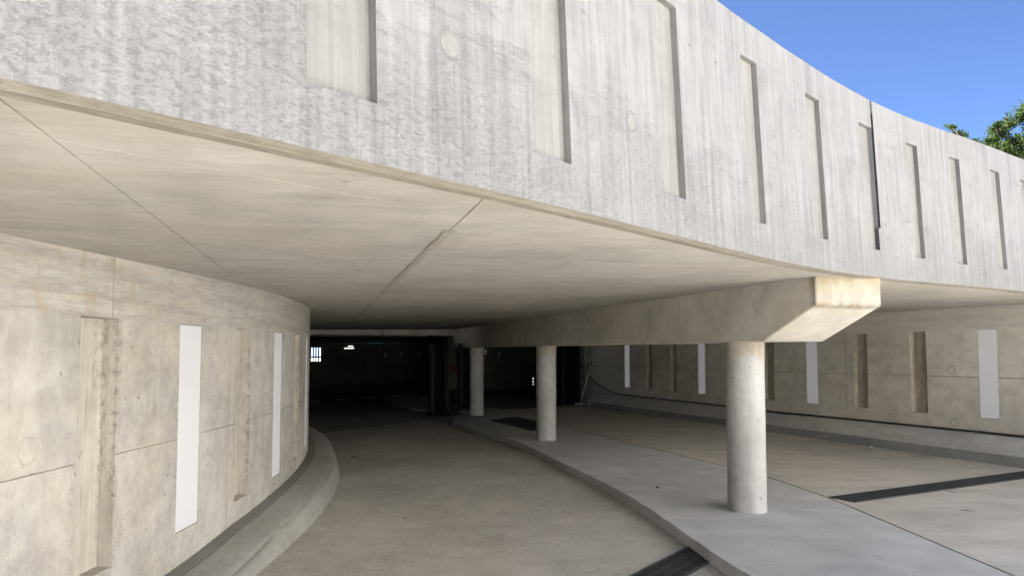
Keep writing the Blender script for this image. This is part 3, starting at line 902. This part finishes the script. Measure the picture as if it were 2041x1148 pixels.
rz_ = lambda dz: (lambda s, p: interp(RZT, s) + dz)
RS = [.4 + .5 * k for k in range(44)] + [22.3]
sweep('kerb_plinth', [(.002, rz_(-.25)), (.004, rz_(-.012)), (.055, rz_(-.02)), (.09, rz_(-.035)), (.37, ff_(.185)), (.40, ff_(.165)), (.405, ff_(.15)), (.43, ff_(.0)), (.435, ff_(-.05))], RS, rbase, M_PLINTH, rw, rw_o)
sweep('damp_band', [(.388, ff_(.17)), (.404, ff_(.166)), (.412, ff_(.152)), (.438, ff_(.006))], RS[:-1], rbase, M_STRIP if False else concrete('damp_kerb_foot', (.27, .268, .26), (.20, .198, .19), streak=(1, 5, 1), pits=.3, mott=6), rw, rw_o)

labels_r = {6.865: 'white light panel furthest right in the long wall, clear of the columns', 11.045: 'white light panel just right of the near column, seen under the beam end',
            15.40: 'white light panel just left of the near column, behind the beam', 19.86: 'small white light panel nearest the broom on the long wall', 2.45: None}
for m, c in R_SLOT:
    if c == 'l' and labels_r[m]:
        f = lambda s, t, d: rw_pos(s, t, d)
        wall_light(f, m - .178, m + .178, RZ0, RZ1, labels_r[m], 'white light panels in the walls')

# ------------------------------------------------------------------ beam on three columns
def beam():
    o = Vector((2.5, 8.23, 2.0))
    # s runs along the beam from its free end inwards, w across it
    A = Vector((2.858, 6.59))
    U2, V2 = Vector((-.2453, .9694)), Vector((.9694, .2453))
    Wd = .735
    L = 20.7
    def zb(s): return 1.965 + .0012 * s
    def pt(s, w, z): p = A + U2 * s + V2 * w; return Vector((p.x, p.y, z))
    bm = bmesh.new()
    secs = [(0, lambda p: 2.295), (.85, lambda p: 1.964), (5.2, lambda p: zb(5.2)), (12.0, lambda p: zb(12)), (L, lambda p: zb(L))]
    ring = []
    for s, zf in secs:
        r = []
        for w in (0, Wd):
            q = pt(s, w, 0)
            r.append((bm.verts.new(pt(s, w, zf(0))), bm.verts.new((q.x, q.y, sof(q.x, q.y) + .012))))
        ring.append(r)
    for a, b in zip(ring, ring[1:]):
        bm.faces.new((a[0][0], b[0][0], b[0][1], a[0][1]))
        bm.faces.new((a[1][1], b[1][1], b[1][0], a[1][0]))
        bm.faces.new((a[0][0], a[1][0], b[1][0], b[0][0]))
        bm.faces.new((a[0][1], b[0][1], b[1][1], a[1][1]))
    a = ring[0]; bm.faces.new((a[0][0], a[0][1], a[1][1], a[1][0]))
    a = ring[-1]; bm.faces.new((a[0][0], a[1][0], a[1][1], a[0][1]))
    bmesh.ops.recalc_face_normals(bm, faces=bm.faces[:])
    ed = [e for e in bm.edges if e.calc_face_angle(0) > .3]
    bmesh.ops.bevel(bm, geom=ed, offset=.012, segments=1, affect='EDGES')
    bmesh.ops.translate(bm, vec=-o, verts=bm.verts)
    me = bpy.data.meshes.new('concrete_beam'); bm.to_mesh(me); bm.free(); me.materials.append(M_BEAM)
    ob = bpy.data.objects.new('concrete_beam', me); COL.objects.link(ob); ob.location = o
    tag(ob, 'long concrete beam with chamfered free end resting on three round columns', 'concrete beam')
    # raised formwork fins (leaked joints) on the side facing the camera
    rnd = random.Random(5)
    for s, wd in ((4.9, .016), (9.6, .022), (15.4, .03)):
        vs = []; fs = []
        n = 14
        for k in range(n + 1):
            z = zb(s) + .02 + (.54) * k / n
            e = rnd.uniform(.4, 1.2) * wd; j = rnd.uniform(-.006, .006)
            for q, w in ((s - e + j, -.001), (s + j, -.009), (s + e + j, -.001)): vs.append(pt(q, w, z) - o)
        for k in range(n):
            for c in range(2): fs.append((3 * k + c, 3 * k + c + 1, 3 * k + c + 4, 3 * k + c + 3))
        mesh_obj('joint_fin', vs, fs, M_BEAM, ob)
beam()
col_labels = ('pale round column nearest the camera, standing in front of the drain on the island', 'middle round column beside the dark cover plate', 'small far round column at the nose of the island')
for (x, y), lab in zip(((2.722, 8.235), (.749, 15.436), (-1.118, 22.334)), col_labels):
    zb_ = isl(x, y); zt_ = 1.975
    root = empty('concrete_column', (x, y, zb_), lab, 'column', 'round columns under the beam')
    rr = .217
    n = 48; rnd = random.Random(int(x * 10))
    hs = [-.02, .012, .03, .5, 1.0, 1.5]
    vs = []; fs = []
    hh = zt_ - zb_
    lv = [(-.03, rr + .004), (.02, rr + .002), (.05, rr), (hh * .3, rr - .001), (hh * .6, rr), (hh - .1, rr), (hh, rr)]
    for z, r in lv:
        for k in range(n):
            g = 2 * math.pi * k / n; vs.append((r * math.cos(g), r * math.sin(g), z))
    for i in range(len(lv) - 1):
        for k in range(n): fs.append((i * n + k, i * n + (k + 1) % n, (i + 1) * n + (k + 1) % n, (i + 1) * n + k))
    mesh_obj('shaft', vs, fs, M_COLUMN, root, None, True)
    vs = []; fs = []
    ed = [rnd.uniform(-.03, .05) for _ in range(n)]
    ed = [(ed[k - 1] + 2 * ed[k] + ed[(k + 1) % n]) / 4 + .02 * math.sin(3 * 6.28 * k / n) for k in range(n)]
    for lev in range(3):
        for k in range(n):
            g = 2 * math.pi * k / n
            z = (hh - .20 + ed[k], hh - .08, hh)[lev]
            r = (rr + .0015, rr + .004, rr + .004)[lev]
            vs.append((r * math.cos(g), r * math.sin(g), z))
    for i in range(2):
        for k in range(n): fs.append((i * n + k, i * n + (k + 1) % n, (i + 1) * n + (k + 1) % n, (i + 1) * n + k))
    mesh_obj('head_patch', vs, fs, M_COLHEAD, root, None, True)

# ------------------------------------------------------------------ garage behind the gate
def box_wall(name, boxes, mat, label, parent=None):
    m = MB()
    for c, d, rz in boxes: m.box(c, d, rz)
    o = m.build(name, mat, parent)
    return o
m = MB()
def wbox(m, x0, x1, y0, y1, z0, z1): m.box(((x0 + x1) / 2, (y0 + y1) / 2, (z0 + z1) / 2), (x1 - x0, y1 - y0, z1 - z0))
wx0, wx1, wz0, wz1 = -17.4, -14.88, 1.07, 2.13
wbox(m, -27, wx0, 55, 55.4, -1.2, 3.1); wbox(m, wx1, 14, 55, 55.4, -1.2, 3.1)
wbox(m, wx0, wx1, 55, 55.4, -1.2, wz0); wbox(m, wx0, wx1, 55, 55.4, wz1, 3.1)
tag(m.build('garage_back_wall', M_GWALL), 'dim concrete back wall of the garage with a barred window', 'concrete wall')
m = MB(); wbox(m, -3.75, 13.4, 41, 41.3, -1.0, 2.97)
tag(m.build('partition_wall', M_GWALL), 'dark brown partition wall deep inside behind the far columns', 'concrete wall')
m = MB(); wbox(m, -27, -26.6, 16, 55, -1.2, 3.0); wbox(m, -26.6, LW.at(L_END).x + .2, 22.6, 23.0, -1, 2.7)
m.box((3.1, 34.6, 1), (.3, 13.2, 3.9), -.02)
wbox(m, 13.1, 13.4, 41.3, 55, -1, 3.1)
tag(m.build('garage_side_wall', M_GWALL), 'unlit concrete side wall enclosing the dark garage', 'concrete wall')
g = empty('window_grille', ((wx0 + wx1) / 2, 55.05, wz0), 'small bright barred window deep in the garage beside the left wall', 'window')
m = MB()
k = 0
x = wx1 - .03
while x > wx0:
    b = MB(); b.box((x - (wx0 + wx1) / 2, 0, (wz1 - wz0) / 2), (.12, .05, wz1 - wz0)); b.build('bar', M_BLACK, g); x -= .215
b = MB(); b.box((0, .06, .33), (wx1 - wx0, .04, .12)); b.build('rail', M_BLACK, g)
for x in (-9.9, -8.73, -7.27):
    r = empty('slit_light', (x, 54.99, 1.35), 'thin pale slit on the far garage wall, %s' % {-9.9: 'furthest from the black post', -8.73: 'middle one of three', -7.27: 'closest to the black post'}[x], 'wall slit', 'pale slits on the garage wall')
    b = MB(); b.box((0, 0, .2), (.10, .02, .42)); b.build('slit', M_SIGN, r)
GV = Vector((.966, .257)); GU = Vector((-.257, .966)); G0 = Vector((-2.2, 26.8)); GRZ = math.atan2(.257, .966)
def gp(t, d=0): return G0 + GV * t + GU * d
# lintel and shutter header over the left opening, and the plain header over the right one
def gbox(m, t0, t1, d0, d1, z0, z1, mi=0):
    c = gp((t0 + t1) / 2, (d0 + d1) / 2)
    m.box((c.x, c.y, (z0 + z1) / 2), (t1 - t0, d1 - d0, z1 - z0), GRZ, mi)
m = MB(); gbox(m, -14, -2.73, 0, .3, 2.455, 2.75); gbox(m, -2.70, 0.0, 0, .3, 2.452, 2.75)
tag(m.build('gate_lintel', M_BEAM), 'pale concrete lintel over the left gate opening with one joint', 'lintel')
m = MB(); gbox(m, .7, 5.0, 0, .3, 2.40, 2.78)
tag(m.build('gate_lintel', M_BEAM), 'concrete lintel over the right gate opening, hidden behind the beam', 'lintel')
r = empty('shutter_housing', (gp(-5).x, gp(-5).y, 2.18), 'dark steel roller shutter housing under the left lintel', 'shutter housing')
m = MB(); gbox(m, -13.8, -1.0, .10, .45, 2.19, 2.40); m.build('housing', M_BLACK, r, r.location)
m = MB(); gbox(m, -13.8, -1.0, .08, .10, 2.385, 2.41); gbox(m, -13.8, -1.0, .07, .10, 2.17, 2.20); m.build('rail', M_BLACKE, r, r.location)
def gate_post(x, y, z0, z1, w, d, label, rz=GRZ, rails=True):
    r = empty('gate_post', (x, y, z0), label, 'gate post', 'black steel gate posts', rz)
    h = z1 - z0
    m = MB(); m.box((0, 0, h / 2), (w, d, h), 0, 0, .012); m.build('cabinet', M_BLACK, r)
    for q in (-1, 1):
        m = MB(); m.box((q * (w / 2 - .09), -d / 2 - .03, h / 2), (.035, .06, h - .1)); m.box((q * (w / 2 - .02), -d / 2 - .02, h / 2), (.03, .05, h - .1)); m.build('guide_rail', M_BLACKE, r)
    m = MB(); m.box((-.05, -d / 2 - .012, h * .62), (w * .5, .02, h * .42), 0, 0, .004); m.build('door_panel', M_BLACK, r)
    m = MB(); m.box((0, -.02, .01), (w + .14, d + .2, .03)); m.build('base_plate', M_BLACK, r)
    m = MB(); m.box((0, -.01, h + .05), (w * .6, d * .8, .1)); m.build('top_box', M_BLACK, r)
gate_post(-2.50, 23.95, road(-2.5, 23.9) + .004, 2.12, .62, .50, 'tall black steel gate post left of the far column')
gate_post(-1.62, 25.2, isl(-1.6, 25.1) - .02, 2.12, .58, .45, 'black gate post partly hidden behind the far column')
p = gp(4.5, -.3); gate_post(p.x, p.y, isl(p.x, p.y), 2.30, .78, .5, 'black gate post against the long wall beside the broom')

def bollard(x, y, z0, h, label):
    r = empty('bollard', (x, y, z0), label, 'bollard', 'dark bollards with three white dots')
    m = MB(); m.cyl((0, 0, 0), (0, 0, h), .05, .05, 14); m.cyl((0, 0, h), (0, 0, h + .02), .05, .03, 14); m.build('post', M_BLACK, r)
    m = MB(); m.cyl((0, 0, 0), (0, 0, .03), .12, .11, 14); m.build('foot', M_BLACK, r)
    for k in range(3):
        z = h - .09 - .125 * k
        m = MB(); m.cyl((0, -.048, z), (0, -.058, z), .036, .034, 10); m.build('reflector', M_DOT, r)
bollard(.94, 31.5, road(.94, 31.5) + .125, .98, 'dark bollard seen between the middle and far columns')
bollard(-6.93, 46, road(-6.9, 46), 1.47, 'left of the two dark bollards standing together deep inside')
bollard(-6.27, 46, road(-6.3, 46), 1.45, 'right of the two dark bollards standing together deep inside')
def tube(x, y, z, w, label):
    r = empty('ceiling_lamp', (x, y, z), label, 'ceiling lamp', 'lit tube lamps in the garage')
    m = MB(); m.box((0, 0, 0), (w, .05, .03)); m.build('tube', M_TUBE, r)
    m = MB(); m.box((0, 0, .045), (w + .06, .12, .03)); m.build('housing', M_GALV, r)
    zc = sof(x, y) - z
    for q in (-.3, .3):
        m = MB(); m.cyl((q * w, 0, .06), (q * w, 0, zc), .008, .008, 6); m.build('hanger', M_GALV, r)
tube(-10.65, 46, 2.05, .62, 'lit tube lamp, the longer one beside the barred window')
tube(-10.1, 44, 2.17, .28, 'short lit tube lamp, the higher one near the barred window')
def hsign(x, y, z, w, mat, label):
    r = empty('hanging_sign', (x, y, z), label, 'hanging sign', 'hanging signs under the garage ceiling')
    m = MB(); m.box((0, 0, 0), (w, .03, .07)); m.build('board', mat, r)
    for q in (-.35, .35):
        m = MB(); m.cyl((q * w, 0, .035), (q * w, 0, sof(x, y) - z), .006, .006, 6); m.build('hanger', M_GALV, r)
hsign(-6.23, 32, 2.255, .7, M_TEAL, 'narrow teal sign hanging inside the left gate')
hsign(-5.15, 32, 2.255, .42, M_SIGN, 'narrow grey sign hanging inside the left gate')
r = empty('switch_box', (-.77, 40.98, 1.5), 'small pale switch box on the dark partition wall', 'switch box')
m = MB(); m.box((0, -.04, .15), (.16, .08, .30), 0, 0, .01); m.build('box', M_SIGN, r)
m = MB(); m.box((0, -.09, .18), (.05, .02, .08)); m.build('lever', M_BLACK, r)
r = empty('fire_cabinet', (-3.43, 40.98, .63), 'dark red fire cabinet between the two black posts', 'fire cabinet')
m = MB(); m.box((0, -.1, .25), (.32, .2, .5), 0, 0, .01); m.build('cabinet', M_RED, r)
m = MB(); m.box((.12, -.21, .25), (.02, .02, .08)); m.build('handle', M_BLACKE, r)
r = empty('detector_box', (-1.02, 22.6, 1.80), 'small pale detector hanging beside the head of the far column', 'detector')
r.location = (-.84, 22.25, 1.78)
m = MB(); m.box((0, 0, .08), (.06, .06, .12), 0, 0, .008); m.build('body', M_SIGN, r)
m = MB(); m.cyl((0, 0, .14), (0, 0, .2), .012, .012, 8); m.build('stem', M_BLACK, r)
m = MB(); m.box((0, 0, -.005), (.045, .05, .03), .6); m.build('lens', M_SIGN, r)

# ------------------------------------------------------------------ things along the right wall
off = .018
cab = [(24.16, 1.53), (23.59, 1.26), (22.9, .92), (22.24, .66), (21.4, .46), (20.61, .355), (19.51, .345), (18.17, .352), (16.2, .362), (14.37, .378), (12.6, .372), (11, .398), (9.1, .427), (6.29, .462), (3, .476), (.6, .478)]
cp = catmull([Vector((a, b, 0)) for a, b in cab], 6)
m = MB(); pts3 = []
for q in cp:
    w = interp([(0, .03), (20, .03), (21, .022), (24, .02)], q.x)
    P = rw_at(q.x) + RWN * w
    pts3.append((P.x, P.y, q.y + .006))
m.tube(pts3, .017, 8)
tag(m.build('cable', M_RUBBER, None, Z0, True), 'black cable drooping from the gate and lying along the kerb of the long wall', 'cable')
P = rw_at(23.2) + RWN * .03
r = empty('conduit_pipe', (P.x, P.y, isl(P.x, P.y)), 'thin vertical pipe on the long wall behind the broom', 'pipe')
m = MB(); m.cyl((0, 0, -.01), (0, 0, sof(P.x, P.y) - isl(P.x, P.y)), .018, .018, 10); m.build('tube', M_GALV, r)
for z in (.75, 1.6):
    m = MB(); m.box((0, 0, z), (.07, .05, .03)); m.build('clamp', M_BLACK, r)
m = MB(); m.box((-.05, -.02, .62), (.09, .06, .09), 0, 0, .008); m.build('junction_box', M_BLACK, r)
def broom():
    b = Vector((2.60, 27.05, isl(2.62, 27.05) + .03)); t_ = rw_at(22.62) + RWN * .02
    e = Vector((t_.x, t_.y, 1.47))
    r = empty('broom', b, 'pale handled broom leaning against the long wall near the black gate post', 'broom')
    d = (e - b)
    m = MB(); m.cyl((0, 0, .02), d * .9, .014, .014, 10); m.build('handle', M_WOODP, r)
    m = MB(); m.cyl(d * .9, d, .016, .015, 10); m.build('grip', M_RUBBER, r)
    m = MB(); m.box((0, 0, .02), (.40, .06, .035), -.5, 0, .006); m.build('head', M_WOODP, r)
    m = MB()
    rnd = random.Random(2)
    for k in range(26):
        q = -.19 + .38 * k / 25
        x, y = q * math.cos(-.5), q * math.sin(-.5)
        m.box((x, y, -.012), (.014, .045, .045), -.5 + rnd.uniform(-.1, .1))
    m.build('bristles', M_BRIST, r)
broom()

# ------------------------------------------------------------------ drains
def grate_mesh():
    m = MB(); L, Wd = .5, .345
    zc, th = .0095, .004
    for y in (-Wd / 2 + .006, -Wd / 6, Wd / 6, Wd / 2 - .006): m.box((0, y, zc), (L - .004, .010, th + .001))
    for x in (-L / 2 + .005, L / 2 - .005): m.box((x, 0, zc), (.008, Wd, th + .002))
    n = 11
    for row in range(3):
        yc = -Wd / 3 + row * Wd / 3
        for k in range(n):
            x = -L / 2 + .016 + (L - .03) * (k + (.5 if row % 2 else 0)) / n
            m.box((x, yc, zc), (.015, Wd / 3 - .010, th))
    o = m.build('drain_grate', M_IRON)
    me = o.data; bpy.data.objects.remove(o)
    return me
GM = grate_mesh()
def drain(a, d, n, zf, label, cut=None):
    d = Vector(d).normalized(); rz = math.atan2(d.y, d.x)
    a = Vector(a)
    c = a + d * (.25 * n)
    slope = 0
    root = empty('trench_drain', (a.x, a.y, zf(a.x, a.y)), label, 'trench drain', 'slotted iron trench drains')
    off_ = root.location
    L = .5 * n
    def P(t, w, z):
        q = a + d * t + Vector((-d.y, d.x)) * w
        return Vector((q.x, q.y, zf(q.x, q.y) + z)) - Vector(off_)
    m = MB(); m.add([P(0, -.172, .0045), P(L, -.172, .0045), P(L, .172, .0045), P(0, .172, .0045)], [(0, 1, 2, 3)])  # flat black plate painting the shade of the pit below the grates
    m.build('shade_plate', M_PIT, root)
    m = MB()
    for w in (-.182, .182):
        m.add([P(0, w - .010, -.01), P(L, w - .010, -.01), P(L, w + .010, -.01), P(0, w + .010, -.01), P(0, w - .010, .012), P(L, w - .010, .012), P(L, w + .010, .012), P(0, w + .010, .012)],
              [(0, 1, 5, 4), (1, 2, 6, 5), (2, 3, 7, 6), (3, 0, 4, 7), (4, 5, 6, 7)])
    m.build('frame', M_IRON, root)
    for k in range(n):
        o = bpy.data.objects.new('grate', GM); COL.objects.link(o); o.parent = root
        p = P(.25 + .5 * k, 0, .003); p2 = P(.75 + .5 * k, 0, .003)
        o.location = p
        o.rotation_euler = (0, -math.asin((p2 - p).z / .5), rz)
# left drain starts near the kerb and runs towards the left wall; right drain crosses the right lane
drain((2.02, 7.13), (-.61, -.79), 9, road, 'short slotted iron drain across the left lane at the kerb')
drain((4.06, 8.77), (.892, .453), 9, isl, 'long slotted iron drain across the right lane beyond the near column')

# ------------------------------------------------------------------ cover plate and litter
cx_, cy_ = .26, 19.4
r = empty('cover_plate', (cx_, cy_, isl(cx_, cy_) + .006), 'dark rectangular cover plate set in the island beside the middle column', 'cover plate')
q = [(-.63, 20.47), (.10, 21.41), (1.22, 18.40), (.47, 17.40)]
m = MB(); m.add([Vector((x, y, isl(x, y) + .012)) - r.location for x, y in q], [(3, 2, 1, 0)]); m.build('plate', M_COVER, r)
m = MB()
for (a, b) in zip(q, q[1:] + q[:1]):
    pa, pb = Vector((*a, isl(*a) + .010)) - r.location, Vector((*b, isl(*b) + .010)) - r.location
    m.cyl(pa, pb, .008, .008, 4)
m.build('rim', M_IRON, r)

def leaf_bit(x, y, zf, sz, mat, name, label, cat, rz=0, lift=.01):
    r = MB()
    n = 6
    pts_ = [(-sz, 0, .002), (-sz * .3, sz * .38, lift), (sz * .5, sz * .3, lift * .6), (sz, 0, .004), (sz * .45, -sz * .34, lift * 1.2), (-sz * .35, -sz * .3, lift * .5), (0, 0, lift * .3)]
    r.add(pts_, [(0, 6, 1), (1, 6, 2), (2, 6, 3), (3, 6, 4), (4, 6, 5), (5, 6, 0)])
    o = r.build(name, mat)
    o.location = (x, y, zf(x, y) + .006); o.rotation_euler = (0, 0, rz)
    tag(o, label, cat)
    return o
leaf_bit(-1.259, 8.414, road, .022, M_DRYLEAF, 'dry_leaf', 'tiny brown leaf alone on the left lane', 'leaf', .4)
leaf_bit(1.948, 9.533, lambda x, y: isl(x, y) + .006, .03, M_BLACK, 'dark_scrap', 'small black scrap lying on the island near the kerb', 'scrap', .7, .03)
leaf_bit(1.96, 6.56, road, .055, M_PAPER, 'paper_scrap', 'white paper scrap beside the left drain at the kerb', 'paper scrap', 2.3, .006)
leaf_bit(7.027, 13.872, isl, .04, M_PAPER, 'pale_stone', 'pale fragment at the foot of the long wall', 'fragment', .2, .03)
leaf_bit(-3.03, 13.57, road, .10, M_DRYLEAF, 'dry_leaf', 'dark dry leaf litter on the lane past the bend of the left wall', 'leaf', .1, .02)
leaf_bit(-3.3, 13.2, road, .05, M_DRYLEAF, 'dry_leaf', 'small dry leaf close beside the larger litter past the bend', 'leaf', 1.1, .02)
for (x, y, a, lab) in ((5.731, 9.288, -.9, 'thin dark twig just in front of the long right drain'), (5.214, 8.136, -.5, 'pale twig on the right lane away from the drain')):
    m = MB(); m.tube([(-.07, 0, .004), (-.02, .006, .007), (.03, -.002, .006), (.075, .004, .004)], [.003, .004, .0035, .002], 6)
    o = m.build('twig', M_DRYLEAF); o.location = (x, y, isl(x, y)); o.rotation_euler = (0, 0, a); tag(o, lab, 'twig')

def grit():
    rnd = random.Random(31); m = MB()
    def stone(x, y, z, r):
        a = rnd.uniform(0, 6.28); k = [rnd.uniform(.6, 1.2) for _ in range(5)]
        vs = [(x + r * k[i] * math.cos(a + i * 1.571), y + r * k[i] * math.sin(a + i * 1.571), z) for i in range(4)] + [(x + r * .2, y, z + r * k[4] * .8)]
        m.add(vs, [(0, 1, 4), (1, 2, 4), (2, 3, 4), (3, 0, 4)])
    for _ in range(420):                                            # gutter along the island kerb
        p = isl_left[rnd.randrange(60, 300)]; o = .02 + abs(rnd.gauss(0, .07))
        stone(p.x - o, p.y - o * .3, road(p.x, p.y) + .001, rnd.uniform(.003, .010))
    for _ in range(420):                                            # foot of the long wall's kerb
        s_ = rnd.uniform(4, 20); P = rw_at(s_) + RWN * (.45 + abs(rnd.gauss(0, .12)))
        stone(P.x, P.y, isl(P.x, P.y) + .005, rnd.uniform(.004, .013))
    for _ in range(300):                                            # foot of the curved wall's kerb
        s_ = rnd.uniform(9, 18); P, N = lbase(s_); P = P + N * (.55 + abs(rnd.gauss(0, .10)))
        stone(P.x, P.y, road(P.x, P.y) + .001, rnd.uniform(.003, .010))
    for _ in range(260):
        x, y = rnd.uniform(-2, 1.4), rnd.uniform(5.8, 12)
        stone(x, y, road(x, y) + .001, rnd.uniform(.002, .005))
    kind(m.build('grit', M_GRIT), 'stuff')
grit()

# ------------------------------------------------------------------ tree behind the parapet
def tree(x, y, lobes, trunk_top, label, seed):
    rnd = random.Random(seed)
    z0 = road(min(x, 20), y)
    root = empty('oak_tree', (x, y, z0), label, 'tree')
    m = MB()
    pts_ = [(0, 0, -.1), (.05, .03, trunk_top * .3), (-.08, .05, trunk_top * .6), (.02, -.05, trunk_top)]
    m.tube(catmull([Vector(p) for p in pts_], 4), [.34 - .022 * k for k in range(13)], 10)
    m.build('trunk', M_BARK, root, Z0, True)
    tv = []; tf = []
    b = MB()
    for (cx, cy, cz, rr, n) in lobes:
        c = Vector((cx, cy, cz))
        s = Vector((0, 0, trunk_top * rnd.uniform(.55, 1)))
        mid = s.lerp(c, .5) + Vector((rnd.uniform(-.3, .3), rnd.uniform(-.3, .3), rnd.uniform(0, .4)))
        b.tube(catmull([s, mid, c], 4), [.10 - .009 * k for k in range(9)], 6)
        twigs = max(5, n // 55)
        for _ in range(twigs):
            v = Vector((rnd.gauss(0, 1), rnd.gauss(0, 1), rnd.gauss(0, .8))).normalized()
            tip = c + v * rr * rnd.uniform(.45, 1.12)
            b.tube([c, c.lerp(tip, .6) + Vector((0, 0, .05)), tip], [.02, .012, .005], 4)
            for _k in range(n // twigs):
                t_ = rnd.uniform(.35, 1.05)
                p = c.lerp(tip, t_) + Vector((rnd.gauss(0, 1), rnd.gauss(0, 1), rnd.gauss(0, .7))) * .16 * rr
                a = Vector((rnd.gauss(0, 1), rnd.gauss(0, 1), rnd.gauss(-.2, .6))).normalized()
                u_ = a.cross(Vector((rnd.gauss(0, 1), rnd.gauss(0, 1), 1.2))).normalized()
                L = rnd.uniform(.07, .13); w = L * .36
                k0 = len(tv)
                tv += [p, p + a * L * .5 + u_ * w, p + a * L, p + a * L * .5 - u_ * w]
                tf.append((k0, k0 + 1, k0 + 2, k0 + 3))
    b.build('limbs', M_BARK, root, Z0, True)
    mesh_obj('crown', tv, tf, M_LEAF, root)
rt = random.Random(21)
TX, TY = 25.4, 32.0
lobes = []
def lobe_at(px, pz, dy, rr, n): lobes.append((px - TX, dy, pz - road(20, 32), rr, n))
lobe_at(21.6, 11.2, .3, .5, 900); lobe_at(21.1, 11.55, .1, .35, 420); lobe_at(20.55, 11.85, -.1, .34, 420); lobe_at(20.15, 12.15, -.3, .26, 260)
lobe_at(22.1, 10.6, .2, .8, 1300)
for k in range(46):
    th = rt.uniform(0, 2 * math.pi); ph = math.acos(rt.uniform(-.75, 1)); q = rt.uniform(.55, 1.0)
    lobe_at(TX + 3.3 * q * math.sin(ph) * math.cos(th), 10.4 + 2.7 * q * math.cos(ph), 3.0 * q * math.sin(ph) * math.sin(th), rt.uniform(.7, 1.1), 1100)
for (px, pz, rr) in ((22.45, 11.7, .55), (22.35, 12.25, .3), (22.9, 12.2, .6), (23.4, 12.5, .55), (23.9, 12.9, .5), (24.2, 13.2, .45), (22.7, 11.2, .8), (23.4, 11.5, .9), (24.2, 11.9, .9)):
    lobe_at(px, pz, rt.uniform(-.8, .8), rr, int(1300 * rr))
tree(TX, TY, lobes, 7.5, 'leafy green tree rising behind the far end of the parapet', 4)
